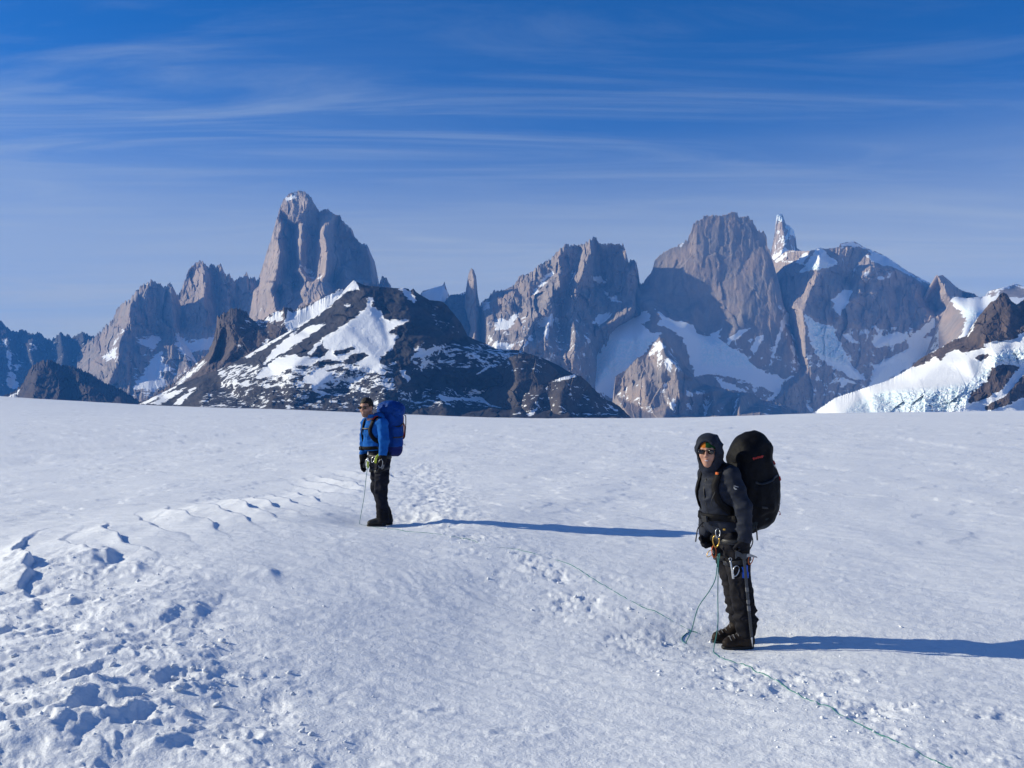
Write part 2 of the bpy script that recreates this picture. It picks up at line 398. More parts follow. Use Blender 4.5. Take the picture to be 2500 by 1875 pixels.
def massif(name, label, D0, sil, base_y, base_k, mat, ridges=(), jag=2.0, jagf=9.0, style='granite', amp=1.0, snow=(), snow_base=None,
           ice=(), rock=(), step=2.0, back=1.0, sharp=1.6, smooth=2.0, kscale=1.0, kmax=1e9, seed=1, sil_k=None, soft=8.0):
    """A mountain: its crest line, its spurs and gullies (x, y in the photo, metres they stand forward of the crest) and
    a flank falling to base_k metres in front of it; the far side falls away behind."""
    sil = sorted(sil, key=lambda q: q[0])
    sx, sy = np.array([q[0] for q in sil]), np.array([q[1] for q in sil])
    sk = np.array([q[2] if len(q) > 2 else 0.0 for q in sil])
    for i in range(1, len(sx)):
        if sx[i] <= sx[i - 1]: sx[i] = sx[i - 1] + 0.01
    base_y = np.maximum(base_y, sy.max() + 4)
    # control mesh: crest, foot and spur lines, triangulated
    co, kk, ed = [], [], []
    def poly(pts):
        i0 = len(co)
        for a in pts: co.append(Vector((a[0], a[1]))); kk.append(a[2])
        for i in range(len(pts) - 1): ed.append((i0 + i, i0 + i + 1))
    poly([(a, b, k) for a, b, k in zip(sx, sy, sk)])
    bk = base_k if isinstance(base_k, tuple) else (base_k, base_k)
    poly([(a, base_y, bk[0] + (bk[1] - bk[0]) * q) for a, q in zip(np.linspace(sx[0], sx[-1], 9), np.linspace(0, 1, 9))])
    for rd in ridges: poly([(q[0], q[1], q[2] * kscale if q[2] < kmax else kmax + (q[2] - kmax) * .25) for q in rd])
    ov, oe, of, vi, *_ = delaunay_2d_cdt(co, ed, [], 0, 1e-4)
    ok = np.array([np.mean([kk[j] for j in q]) if len(q) else np.nan for q in vi])
    oc = np.array([(q[0], q[1]) for q in ov])
    if np.isnan(ok).any():                       # crossings of lines: nearest known value
        good = ~np.isnan(ok)
        for j in np.where(~good)[0]:
            w = 1 / (((oc[good] - oc[j]) ** 2).sum(1) + 1); ok[j] = (ok[good] * w).sum() / w.sum()
    # depth of the flank, first on an even raster
    ry0, ry1 = sy.min() - 6, base_y + 2
    rw, rh = int((sx[-1] - sx[0]) / 2) + 2, int((ry1 - ry0) / 2) + 2
    QX, QY = np.meshgrid(np.linspace(sx[0], sx[-1], rw), np.linspace(ry0, ry1, rh))
    qx, qy = QX.ravel(), QY.ravel(); Kf = np.full(qx.shape, np.nan)
    for f in of:
        for a in range(1, len(f) - 1):
            (x0, y0), (x1, y1), (x2, y2) = oc[f[0]], oc[f[a]], oc[f[a + 1]]
            den = (y1 - y2) * (x0 - x2) + (x2 - x1) * (y0 - y2)
            if abs(den) < 1e-9: continue
            j0, j1 = int((min(y0, y1, y2) - ry0) / (ry1 - ry0) * (rh - 1)), int((max(y0, y1, y2) - ry0) / (ry1 - ry0) * (rh - 1)) + 2
            i0, i1 = int((min(x0, x1, x2) - sx[0]) / (sx[-1] - sx[0]) * (rw - 1)), int((max(x0, x1, x2) - sx[0]) / (sx[-1] - sx[0]) * (rw - 1)) + 2
            jj, ii = np.meshgrid(np.arange(max(j0, 0), min(j1, rh)), np.arange(max(i0, 0), min(i1, rw)), indexing='ij')
            ix = (jj * rw + ii).ravel()
            if not len(ix): continue
            a0 = ((y1 - y2) * (qx[ix] - x2) + (x2 - x1) * (qy[ix] - y2)) / den
            a1 = ((y2 - y0) * (qx[ix] - x2) + (x0 - x2) * (qy[ix] - y2)) / den
            a2 = 1 - a0 - a1
            w = (a0 > -1e-4) & (a1 > -1e-4) & (a2 > -1e-4)
            Kf[ix[w]] = a0[w] * ok[f[0]] + a1[w] * ok[f[a]] + a2[w] * ok[f[a + 1]]
    KR = Kf.reshape(QX.shape)
    inside = QY >= np.interp(QX, sx, sy)
    KR[~inside] = np.nan
    wgt = (~np.isnan(KR)).astype(float); KR = np.nan_to_num(KR)
    def nblur(k, r): return blur(k * wgt, r) / np.maximum(blur(wgt, r), 1e-3)
    KR = KR + sharp * (KR - nblur(KR, 17))
    KR = nblur(KR, max(smooth / 2, 1))
    # fill above the crest downwards-up
    for j in range(rh - 2, -1, -1):
        bad = wgt[j] == 0; KR[j][bad] = KR[j + 1][bad]
    # the mesh grid
    nx = int((sx[-1] - sx[0]) / step) + 2
    gx = np.linspace(sx[0], sx[-1], nx)
    top = np.minimum(np.interp(gx, sx, sy), base_y - 2)
    jg = jag * (ridged(gx / jagf, gx * 0 + seed, 4, seed + 70, gain=.65) - 0.8) if jag else gx * 0
    ny = int((base_y - np.percentile(top, 12)) / step) + 2
    t = np.linspace(0, 1, ny)
    GX = np.repeat(gx[None, :], ny, 0); GY = top[None, :] + t[:, None] * (base_y - top)[None, :]
    fx = np.clip((GX - sx[0]) / (sx[-1] - sx[0]) * (rw - 1), 0, rw - 1.001); fy = np.clip((GY - ry0) / (ry1 - ry0) * (rh - 1), 0, rh - 1.001)
    ia, ja = fx.astype(int), fy.astype(int); ua, va = fx - ia, fy - ja
    K = (KR[ja, ia] * (1 - ua) + KR[ja, ia + 1] * ua) * (1 - va) + (KR[ja + 1, ia] * (1 - ua) + KR[ja + 1, ia + 1] * ua) * va
    GY = GY - jg[None, :] * np.exp(-(GY - top[None, :]) / 9.0)
    top = top - jg
    s_m = D0 / F                                  # metres per photo pixel
    X, Z = (GX - CX) * s_m, -(GY - HY) * s_m
    depth_t = np.clip((GY - top[None, :]) / 14.0, 0, 1)
    wob = 40 * fbm(X / 260, Z / 260, 2, seed + 3)
    if style == 'granite':
        wv = .35 * wob
        rel = (13 * ridged((X + wv) / 120, Z / 800, 3, seed + 5, gain=.55) + facet(X + wob, Z + .6 * wob, 150, 420, seed + 6, 22, .60, .15)
               + facet(X + .4 * wob, Z + .4 * wob, 56, 150, seed + 7, 11, .85, .25) + facet(X + .2 * wob, Z, 24, 52, seed + 8, 4, .7, .4) + 3 * fbm(X / 25, Z / 40, 3, seed + 13))
    elif style == 'scree':
        rel = 11 * ridged((X + wob) / 190, (Z - wob) / 120, 4, seed + 5, gain=.5) + 5 * fbm(X / 45, Z / 30, 4, seed + 9, gain=.6) + facet(X + wob, Z + .5 * wob, 60, 34, seed + 6, 6, .35, .3) + facet(X, Z, 20, 13, seed + 7, 2.5, .4, .3)
    elif style == 'crag':
        rel = 14 * ridged((X + wob) / 110, (Z + wob) / 150, 5, seed + 5, gain=.58) + facet(X + wob, Z, 70, 90, seed + 6, 11, .5, .3) + facet(X + .3 * wob, Z, 24, 30, seed + 7, 4, .5, .4)
    else:
        rel = 6 * fbm(X / 160, Z / 90, 4, seed + 5)
    rough_a = amp * np.ones_like(X)
    # snow cover
    S = np.full(GX.shape, -0.35)
    wx_ = GX + 3.5 * fbm(GX / 16, GY / 9, 3, seed + 31); wy_ = GY + 2.5 * fbm(GX / 16 + 7, GY / 9, 3, seed + 32)
    if snow_base is not None:
        for (pg, dens) in snow_base:
            S = np.maximum(S, -0.35 + (dens + .35) * np.clip(0.5 + poly_sd(GX, GY, pg) / 22.0, 0, 1))
    for pg in snow:
        S = np.maximum(S, np.clip(0.5 + poly_sd(wx_, wy_, pg) / (2 * soft), -0.35, 1.35))
    for pg in rock:
        S = np.minimum(S, np.clip(0.5 - poly_sd(wx_, wy_, pg) / (2 * soft), .0, 1.35))
    I = np.zeros(GX.shape)
    for pg in ice: I = np.maximum(I, np.clip(0.5 + poly_sd(GX, GY, pg) / 16.0, 0, 1))
    sn = np.clip(S, 0, 1)
    rel = rel * (1 - 0.88 * sn * (1 - I)) + sn * 4
    if len(ice):
        ser = ridged(X / 26, Z / 12, 4, seed + 41, gain=.6)
        rel = rel + I * sn * 9 * np.floor(ser * 3) / 3 + I * sn * 4 * np.abs(fbm(X / 9, Z / 6, 2, seed + 43))
    K = K + rel * amp * (0.15 + 0.85 * depth_t)
    D = D0 - K
    Xw, Yw, Zw = (GX - CX) / F * D, D, ZC - (GY - HY) / F * D
    V = np.stack([Xw, Yw, Zw], -1)
    # far side
    crest = V[0]; hgt = (base_y - top) * s_m
    nb = 8; rows = []
    for b in range(1, nb + 1):
        q = b / nb
        rr = crest.copy(); rr[:, 1] += back * hgt * 0.9 * q + 25 * q * noise2(gx / 12, gx * 0 + b, seed + 80); rr[:, 2] -= hgt * (q ** 1.25)
        rows.append(rr)
    rows = rows[::-1]
    V = np.concatenate([np.stack(rows), V], 0)
    S = np.concatenate([np.repeat(S[:1], nb, 0), S], 0); I = np.concatenate([np.repeat(I[:1], nb, 0), I], 0)
    n_r, n_c = V.shape[:2]
    i = np.arange(n_r - 1)[:, None]; j = np.arange(n_c - 1)[None, :]
    Fq = np.stack([i * n_c + j, (i + 1) * n_c + j, (i + 1) * n_c + j + 1, i * n_c + j + 1], -1).reshape(-1, 4)
    me = mesh_np(name, V.reshape(-1, 3), Fq, (mat,), style in ('scree', 'snow') or amp < .4, {'snow': S, 'ice': I})
    return add(name, me, kind='structure', label=label)

def rock_mat(name, c1, c2, c3, scale=1.0, snow_amp=2.6, sn_sc=(1, 1, 1), streak=(1, 1, .25)):
    m = NM(name); p = m.pos()
    a = m.noise(p, .012 * scale, 6, .6, .4, streak); b = m.noise(p, .05 * scale, 6, .65, .3, (1, 1, .35)); c = m.noise(p, .004 * scale, 4, .55)
    col = m.mix(m.ramp(a, .35, .65), c1, c2); col = m.mix(m.ramp(c, .42, .66, 0, .8), col, c3)
    col = m.mix(m.ramp(b, .35, .7, 0, .55), col, m.mix(.5, col, c2), 'MULTIPLY') if False else m.mix(m.ramp(b, .3, .75, 0, .45), col, c2)
    s1 = m.noise(p, .013 * scale, 9, .66, .35, sn_sc)
    s = m.math('ADD', m.attr('snow'), m.math('MULTIPLY', m.math('SUBTRACT', s1, .5), snow_amp))
    sm = m.ramp(s, .46, .56)
    ice = m.math('MULTIPLY', m.attr('ice'), m.ramp(m.noise(p, .05 * scale, 4, .6), .38, .62))
    sc = m.mix(ice, (.86, .87, .89), (.66, .81, .85))
    col = m.mix(sm, col, sc)
    h = m.noise(p, .09 * scale, 6, .7, .2, (1, 1, .5))
    nb = m.bump(h, .8, 6.0 / scale)
    return m.done(col, .9, nb, .15)

M_GRAN = rock_mat('granite', (.42, .335, .28), (.28, .225, .195), (.47, .35, .27))
M_GRAN2 = rock_mat('grey_granite', (.35, .29, .25), (.23, .195, .175), (.39, .285, .22))
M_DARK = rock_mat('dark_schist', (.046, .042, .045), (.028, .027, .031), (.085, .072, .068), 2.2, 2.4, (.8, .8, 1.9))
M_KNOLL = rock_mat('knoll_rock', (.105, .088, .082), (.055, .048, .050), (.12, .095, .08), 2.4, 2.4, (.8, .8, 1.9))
M_BROWN = rock_mat('brown_rock', (.15, .108, .09), (.065, .052, .050), (.10, .078, .068), 2.0)
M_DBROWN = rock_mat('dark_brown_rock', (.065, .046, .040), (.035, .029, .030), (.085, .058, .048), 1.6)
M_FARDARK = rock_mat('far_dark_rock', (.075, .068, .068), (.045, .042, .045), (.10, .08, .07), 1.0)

# far left ridge
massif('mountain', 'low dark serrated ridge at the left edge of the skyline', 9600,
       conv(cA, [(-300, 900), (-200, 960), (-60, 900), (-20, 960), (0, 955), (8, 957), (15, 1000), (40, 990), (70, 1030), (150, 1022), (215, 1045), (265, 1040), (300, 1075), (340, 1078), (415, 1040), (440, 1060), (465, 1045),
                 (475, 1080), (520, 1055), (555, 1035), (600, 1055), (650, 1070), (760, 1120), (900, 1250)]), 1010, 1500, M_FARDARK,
       [conv(cA, [(40, 1000, 20), (60, 1100, 150), (110, 1250, 420), (90, 1400, 800)]), conv(cA, [(220, 1060, 40), (200, 1150, 200), (240, 1300, 500)]), conv(cA, [(415, 1050, 40), (430, 1180, 260), (400, 1300, 560)]),
        conv(cA, [(560, 1045, 40), (580, 1200, 260), (640, 1350, 640)]), conv(cA, [(130, 1050, -40), (150, 1200, 150)]), conv(cA, [(330, 1090, -40), (330, 1220, 150)]), conv(cA, [(490, 1080, -30), (500, 1230, 200)])],
       jag=6, jagf=10, style='crag', seed=3, amp=1.3,
       snow=[conv(cA, [(35, 1100), (60, 1140), (80, 1280), (130, 1390), (90, 1420), (50, 1380), (60, 1250)]), conv(cA, [(95, 1250), (150, 1235), (110, 1285)]), conv(cA, [(205, 1150), (265, 1100), (240, 1140)])],
       snow_base=[(conv(cA, [(-300, 1000), (700, 1090), (700, 1450), (-300, 1450)]), .18)])

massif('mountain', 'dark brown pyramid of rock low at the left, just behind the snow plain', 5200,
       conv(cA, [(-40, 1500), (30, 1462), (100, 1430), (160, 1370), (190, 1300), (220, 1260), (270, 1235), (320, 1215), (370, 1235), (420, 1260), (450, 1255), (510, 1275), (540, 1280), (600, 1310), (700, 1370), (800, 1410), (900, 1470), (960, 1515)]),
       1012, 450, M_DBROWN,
       [conv(cA, [(320, 1225, 10), (250, 1300, 90), (230, 1400, 220)]), conv(cA, [(320, 1225, 10), (360, 1330, 110), (420, 1440, 260)]), conv(cA, [(510, 1285, 10), (540, 1370, 100), (600, 1460, 240)]), conv(cA, [(440, 1275, -10), (470, 1400, 90)])],
       jag=5, jagf=9, style='crag', seed=5, amp=1.5, snow=[conv(cA, [(60, 1462), (130, 1410), (130, 1425), (90, 1462)])])

# the spired peak left of the big tower
massif('mountain', 'grey granite peak with a jagged row of spires, leftmost of the high towers', 9050,
       conv(cA, [(520, 1200), (600, 1085), (650, 1060), (700, 1000), (760, 950), (790, 875), (830, 830), (875, 810), (890, 785), (935, 740), (980, 705), (1008, 690), (1020, 675), (1030, 690), (1060, 705), (1075, 720), (1080, 700),
                 (1090, 720), (1105, 735), (1112, 712), (1120, 730), (1133, 715), (1145, 695), (1160, 720), (1185, 790), (1200, 880), (1230, 960), (1300, 1040), (1420, 1100), (1500, 1160)]), 1015, 1900, M_GRAN2,
       [conv(cA, [(1010, 700, 0), (880, 830, 160), (862, 970, 330), (800, 1100, 600), (790, 1230, 900), (720, 1400, 1300)]),
        conv(cA, [(1145, 705, 0), (1165, 850, 60), (1180, 1000, 190)]), conv(cA, [(950, 900, 200), (960, 1040, 330), (1050, 1150, 600), (1000, 1300, 1000)]),
        conv(cA, [(1075, 730, -30), (1080, 900, 60), (1090, 1040, 200)]),
        conv(cA, [(700, 1020, 60), (690, 1150, 320), (640, 1300, 800)]), conv(cA, [(1200, 1060, 260), (1250, 1180, 600), (1150, 1350, 1100)])],
       jag=6, jagf=9, seed=11, amp=1.0,
       snow=[conv(cA, [(690, 1190), (740, 1160), (780, 1120), (790, 1225), (760, 1205), (720, 1228)]), conv(cA, [(780, 1080), (830, 1010), (835, 1025), (760, 1110)]), conv(cA, [(925, 1070), (1090, 1045), (1060, 1120), (1040, 1150), (1000, 1140)]),
             conv(cA, [(1030, 1180), (1090, 1160), (1100, 1230), (1180, 1270), (1080, 1300), (1130, 1380), (1000, 1440), (900, 1400), (960, 1300), (1010, 1240)]),
             conv(cA, [(1180, 1020), (1260, 1080), (1440, 1050), (1420, 1130), (1320, 1230), (1200, 1150)]), conv(cA, [(980, 705), (1008, 690), (1000, 705)])],
       snow_base=[(conv(cA, [(850, 1150), (1450, 1150), (1450, 1500), (850, 1500)]), .25)])

massif('mountain', 'flat-topped pale granite tower between the spired peak and the great dome', 9350,
       conv(cA, [(1100, 950), (1180, 830), (1195, 790), (1230, 740), (1250, 670), (1275, 610), (1310, 575), (1340, 560), (1365, 553), (1385, 570), (1395, 592), (1430, 575), (1470, 580), (1492, 575), (1500, 610), (1530, 655), (1545, 630), (1555, 660),
                 (1590, 680), (1615, 658), (1640, 670), (1662, 628), (1685, 665), (1722, 665), (1747, 690), (1767, 740), (1800, 800), (1950, 900)]), 1010, 1700, M_GRAN,
       [conv(cA, [(1380, 575, 30), (1385, 700, 110), (1375, 830, 190), (1400, 1000, 350)]), conv(cA, [(1440, 600, -60), (1460, 760, -20), (1480, 950, 120)]), conv(cA, [(1500, 620, 10), (1530, 780, 60), (1560, 950, 190)]),
        conv(cA, [(1665, 640, 20), (1680, 780, 90), (1690, 900, 200)]), conv(cA, [(1610, 680, -30), (1600, 850, 40)]), conv(cA, [(1280, 640, -40), (1240, 800, 20), (1240, 960, 180)])],
       jag=6, jagf=9, seed=17, amp=1.0, snow=[conv(cA, [(1200, 1060), (1280, 1090), (1450, 1050), (1450, 1120), (1250, 1180)])])

# the great dome
massif('mountain', 'tallest granite tower with a rounded summit dome, left of centre', 9000,
       conv(cB, [(300, 760), (355, 700), (370, 640), (385, 600), (415, 500), (440, 420), (465, 340), (485, 260), (495, 240), (505, 190), (530, 130), (570, 95), (610, 78), (645, 73), (690, 88), (720, 120), (740, 165), (775, 213), (800, 200), (830, 197),
                 (850, 215), (880, 235), (915, 240), (925, 270), (960, 300), (990, 325), (1010, 380), (1060, 440), (1075, 430), (1095, 440), (1110, 470), (1130, 520), (1150, 560), (1160, 620), (1170, 700), (1177, 712), (1195, 650), (1225, 660), (1250, 705), (1280, 760), (1400, 820)]),
       1010, 1300, M_GRAN,
       [conv(cB, [(487, 262, 20), (515, 300, 70), (492, 400, 120), (505, 490, 170), (480, 640, 320), (445, 740, 430)]),
        conv(cB, [(560, 300, -30), (595, 320, -60), (585, 430, -10), (600, 545, 70), (560, 640, 180)]),
        conv(cB, [(640, 80, 0), (700, 150, 60), (655, 280, 90), (648, 400, 160), (640, 560, 230), (640, 612, 270)]),
        conv(cB, [(775, 220, -20), (760, 360, 40), (742, 470, 120), (725, 620, 230)]),
        conv(cB, [(805, 360, 190), (830, 480, 270), (815, 640, 400), (800, 690, 430)]), conv(cB, [(785, 360, 150), (805, 360, 190)]),
        conv(cB, [(900, 260, -60), (900, 400, -20), (930, 560, 90), (880, 680, 230)]),
        conv(cB, [(1000, 400, -60), (1040, 500, -30), (1060, 640, 100)]),
        conv(cB, [(1100, 460, 60), (1125, 560, 110), (1135, 700, 220)]),
        conv(cB, [(640, 612, 330), (705, 690, 440), (660, 760, 520), (700, 850, 640)]), conv(cB, [(620, 660, 220), (600, 720, 250)]),
        conv(cB, [(720, 640, 250), (770, 680, 430), (810, 770, 580), (720, 860, 700)]),
        conv(cB, [(935, 615, 220), (962, 690, 330), (940, 740, 380)]), conv(cB, [(890, 700, 240), (880, 780, 380)]),
        conv(cB, [(520, 700, 330), (535, 765, 400)]), conv(cB, [(500, 760, 300), (500, 900, 640)]), conv(cB, [(570, 710, 330), (600, 770, 430), (590, 900, 700)])],
       jag=2.5, jagf=8, seed=23, amp=.95, kscale=1.4,
       snow=[conv(cB, [(545, 125), (600, 95), (625, 82), (620, 110), (590, 130), (560, 140)]), conv(cB, [(640, 570), (720, 620), (740, 660), (700, 640)]), conv(cB, [(570, 690), (600, 700), (590, 715)])],
       snow_base=[(conv(cB, [(600, 560), (860, 620), (800, 720), (600, 700)]), .22), (conv(cB, [(530, 90), (680, 80), (660, 170), (540, 170)]), .28), (conv(cB, [(300, 800), (640, 780), (640, 950), (300, 950)]), .12)])

# small snow peak and spires on the skyline behind the dark hill
massif('mountain', 'small white snow peak with a needle on its right, behind the dark hill', 8900,
       conv(cC, [(40, 700), (95, 580), (110, 565), (180, 545), (250, 527), (270, 520), (282, 485), (290, 520), (300, 550), (320, 600), (345, 660), (420, 760)]), 800, 420, M_GRAN,
       [conv(cC, [(282, 490, 10), (275, 560, 70), (260, 640, 160)]), conv(cC, [(150, 560, 10), (160, 640, 90)])], jag=.6, seed=29, style='crag', amp=.35,
       snow=[conv(cC, [(60, 700), (95, 575), (180, 540), (272, 515), (300, 560), (315, 610), (280, 660), (200, 700)])])
massif('mountain', 'low brown ridge between the snow peak and the needle spire', 8700,
       conv(cC, [(230, 760), (290, 650), (330, 600), (400, 592), (440, 580), (470, 570), (520, 640), (560, 700), (600, 740), (640, 760)]), 860, 420, M_BROWN,
       [conv(cC, [(330, 605, 10), (360, 720, 120), (400, 800, 260)]), conv(cC, [(440, 590, 10), (440, 700, 120), (470, 850, 300)])], jag=1.5, seed=31, style='crag', amp=.6,
       snow=[conv(cC, [(400, 590), (455, 568), (460, 580), (420, 596)])])
massif('mountain', 'slender needle of pale granite standing alone on the skyline', 8500,
       conv(cC, [(405, 900), (430, 760), (445, 690), (450, 640), (455, 560), (465, 500), (478, 425), (495, 390), (505, 383), (520, 400), (540, 450), (545, 530), (553, 600), (568, 680), (588, 730), (600, 850), (640, 960), (700, 1000)]), 870, 520, M_GRAN,
       [conv(cC, [(508, 390, 20), (530, 470, 45), (536, 600, 90), (520, 700, 150), (530, 850, 260)]), conv(cC, [(470, 520, 20), (465, 650, 60)])], jag=1.2, jagf=6, seed=37, amp=.55, back=.25, step=1.4)

# central massif
massif('mountain', 'broad grey and tan massif with a pointed crest, right of centre', 8350,
       conv(cC, [(480, 1010), (560, 770), (572, 690), (575, 655), (600, 645), (640, 635), (655, 600), (680, 565), (720, 570), (780, 560), (830, 540), (870, 490), (900, 440), (940, 435), (970, 430), (1000, 405), (1050, 360), (1100, 335), (1150, 310), (1180, 270), (1230, 220), (1265, 192), (1300, 200),
                 (1380, 195), (1392, 180), (1400, 205), (1430, 175), (1475, 145), (1490, 128), (1510, 140), (1530, 180), (1560, 190), (1590, 180), (1620, 195), (1660, 195), (1725, 188), (1745, 230), (1760, 290), (1775, 330), (1810, 315), (1835, 330), (1850, 400), (1862, 480), (1890, 640), (1990, 800)]),
       1030, (1500, 350), M_GRAN2,
       [conv(cC, [(1485, 135, 10), (1445, 300, 90), (1400, 420, 170), (1340, 560, 260), (1310, 720, 380), (1340, 900, 620), (1330, 1100, 900)]),
        conv(cC, [(1380, 210, -30), (1360, 330, 20), (1300, 460, 90)]),
        conv(cC, [(1510, 160, -20), (1560, 350, -90), (1570, 520, -20), (1600, 700, 200), (1500, 900, 420)]),
        conv(cC, [(1690, 220, -40), (1705, 430, 0), (1700, 560, 80)]), conv(cC, [(1752, 260, 40), (1762, 440, 90), (1780, 600, 190)]),
        conv(cC, [(1835, 340, 40), (1830, 560, 120), (1800, 720, 330)]),
        conv(cC, [(1165, 410, 60), (1210, 440, 200), (1215, 520, 240), (1130, 640, 330), (1020, 780, 500), (930, 1000, 800)]), conv(cC, [(1165, 420, 50), (1080, 500, 100), (985, 600, 150), (930, 640, 190)]), conv(cC, [(1240, 440, 120), (1260, 600, 200), (1200, 800, 420)]),
        conv(cC, [(940, 440, 10), (900, 600, 100), (850, 600, 130), (780, 680, 210)]), conv(cC, [(930, 650, 220), (880, 760, 330), (830, 900, 560)]),
        conv(cC, [(690, 580, 20), (650, 680, 80), (600, 730, 110), (640, 900, 330)]), conv(cC, [(780, 700, 190), (700, 840, 330), (700, 1000, 620)]),
        conv(cC, [(1060, 820, 480), (1150, 760, 470), (1100, 950, 720)]), conv(cC, [(1250, 900, 500), (1230, 1100, 860)])],
       jag=4.5, jagf=9, seed=41, amp=.95,
       snow=[conv(cC, [(1162, 405), (1168, 428), (1120, 470), (1000, 598), (983, 602), (1060, 500), (1110, 440)]), conv(cC, [(585, 730), (600, 650), (655, 645), (650, 680), (610, 725)]), conv(cC, [(1300, 470), (1335, 410), (1325, 450), (1305, 500)]),
             conv(cC, [(690, 830), (760, 780), (790, 800), (880, 740), (830, 860), (780, 890), (700, 880)]), conv(cC, [(670, 985), (800, 975), (830, 1020), (780, 1045), (690, 1040)]), conv(cC, [(640, 920), (660, 960), (690, 1010), (670, 990)]),
             conv(cC, [(1040, 810), (1130, 770), (1170, 745), (1150, 800), (1210, 780), (1150, 850), (1110, 950), (1090, 930), (1100, 860), (1050, 850)]), conv(cC, [(920, 1020), (960, 960), (1000, 910), (980, 980)]),
             conv(cC, [(1480, 450), (1520, 440), (1590, 490), (1540, 500), (1500, 500)]), conv(cC, [(1570, 560), (1620, 610), (1660, 610), (1710, 660), (1640, 650)]), conv(cC, [(470, 880), (500, 815), (530, 820), (560, 900), (540, 970), (480, 960)]),
             conv(cC, [(1470, 830), (1560, 740), (1640, 730), (1600, 800), (1540, 840)])],
       snow_base=[(conv(cC, [(600, 720), (1500, 760), (1500, 1300), (600, 1300)]), .25)])

# the big wall with the hanging glaciers under it
massif('mountain', 'huge sheer grey wall with a crenellated flat top, above hanging glaciers', 8250,
       conv(cD, [(-120, 1010), (-20, 930), (140, 872), (300, 815), (335, 640, -265), (345, 605, -255), (370, 590, -245), (400, 550, -225), (440, 490, -205), (455, 430, -195), (500, 375, -165), (560, 345, -130), (620, 320, -95), (690, 272, -55), (720, 230, -40), (740, 170, -25), (750, 135, -15), (800, 120, 0), (820, 90, 5), (850, 85, 12), (860, 100, 15), (890, 85, 22), (930, 90, 32), (990, 85, 46), (1020, 70, 52),
                 (1050, 60, 60), (1075, 70, 66), (1085, 95, 70), (1140, 100, 84), (1150, 90, 86), (1190, 120, 100), (1220, 180, 112), (1245, 205, 120), (1270, 205, 128), (1295, 250, 140), (1300, 320, 160), (1320, 350, 175), (1340, 430, 200), (1360, 500, 225), (1380, 560, 250), (1400, 650, 300), (1420, 760, 350), (1500, 900), (1600, 1020), (1700, 1200), (1760, 1400)]),
       1035, (900, 560), M_GRAN2,
       [conv(cD, [(460, 440, -180), (420, 620, -90), (490, 780, 190)]), conv(cD, [(752, 160, -8), (775, 400, 50), (800, 690, 120), (820, 960, 300)]), conv(cD, [(605, 345, -95), (620, 500, -40), (570, 650, 30)]),
        conv(cD, [(1290, 260, 130), (1310, 450, 220), (1350, 700, 340), (1420, 900, 426), (1560, 1300, 710)]), conv(cD, [(1020, 100, 60), (1050, 500, 150), (1010, 940, 354)]),
        conv(cD, [(1275, 640, 290), (1180, 780, 354), (1100, 880, 382), (980, 1070, 480)]), conv(cD, [(1275, 640, 290), (1330, 900, 426), (1290, 1240, 598)]), conv(cD, [(1420, 900, 426), (1310, 1240, 611)]), conv(cD, [(1430, 960, 480), (1500, 1200, 642)]),
        conv(cD, [(480, 790, 300), (700, 920, 408), (900, 1060, 508), (1200, 1220, 634), (1450, 1440, 845)]),
        conv(cD, [(300, 820, 60), (430, 810, 260), (440, 860, 364), (510, 960, 462), (560, 1100, 552), (700, 1200, 642)]), conv(cD, [(140, 880, 60), (200, 1000, 382), (100, 1200, 598), (150, 1400, 778)]), conv(cD, [(300, 600 + 230, 90), (320, 1000, 426), (330, 1120, 598)]),
        conv(cD, [(330, 650, 60), (350, 720, 120), (460, 760, 250), (430, 800, 270)]), conv(cD, [(300, 690, 50), (270, 800, 90)])],
       jag=4.5, jagf=9, seed=47, amp=.14, sharp=.1, smooth=6, soft=4.5, kmax=420,
       snow=[conv(cD, [(145, 872), (290, 815), (320, 800), (400, 797), (425, 830), (430, 870), (360, 895), (420, 950), (510, 960), (480, 1010), (420, 1060), (380, 1120), (320, 1150), (290, 1250), (160, 1300), (140, 1400), (260, 1440), (330, 1520), (330, 1560), (100, 1430), (-60, 1380), (-80, 1250), (0, 1200), (10, 960), (110, 900)]),
             conv(cD, [(465, 785), (560, 850), (740, 900), (770, 960), (860, 985), (960, 930), (940, 1010), (1000, 1060), (1120, 1110), (1200, 1210), (1290, 1260), (1390, 1280), (1410, 1390), (1470, 1450), (1330, 1400), (1180, 1330), (1000, 1290), (850, 1260), (760, 1290), (720, 1150), (660, 1000), (560, 920), (460, 900), (500, 860)]),
             conv(cD, [(900, 1290), (1000, 1330), (1170, 1410), (1010, 1390), (950, 1360)]), conv(cD, [(1420, 830), (1460, 780), (1500, 860), (1520, 950), (1480, 900), (1430, 900), (1380, 1060), (1330, 1200), (1310, 1220), (1350, 1060)]),
             conv(cD, [(1000, 1000), (1100, 930), (1190, 920), (1100, 980), (1010, 1050)]), conv(cD, [(1170, 1090), (1210, 990), (1290, 950), (1250, 1040), (1200, 1130)]), conv(cD, [(1480, 970), (1510, 1100), (1500, 1230), (1490, 1100)]),
             conv(cD, [(640, 310), (690, 275), (680, 290), (650, 312)]), conv(cD, [(1360, 720), (1400, 760), (1430, 800), (1390, 790)]), conv(cD, [(1240, 1450), (1330, 1460), (1300, 1500)]), conv(cD, [(1450, 1290), (1540, 1288), (1470, 1300)]), conv(cD, [(1520, 1420), (1600, 1480), (1650, 1500), (1600, 1500)])],
       snow_base=[(conv(cD, [(950, 1000), (1750, 900), (1750, 1650), (950, 1500)]), .31)],
       ice=[conv(cD, [(0, 1000), (480, 1000), (400, 1120), (0, 1350)]), conv(cD, [(800, 980), (1000, 1020), (1250, 1230), (800, 1200)])])

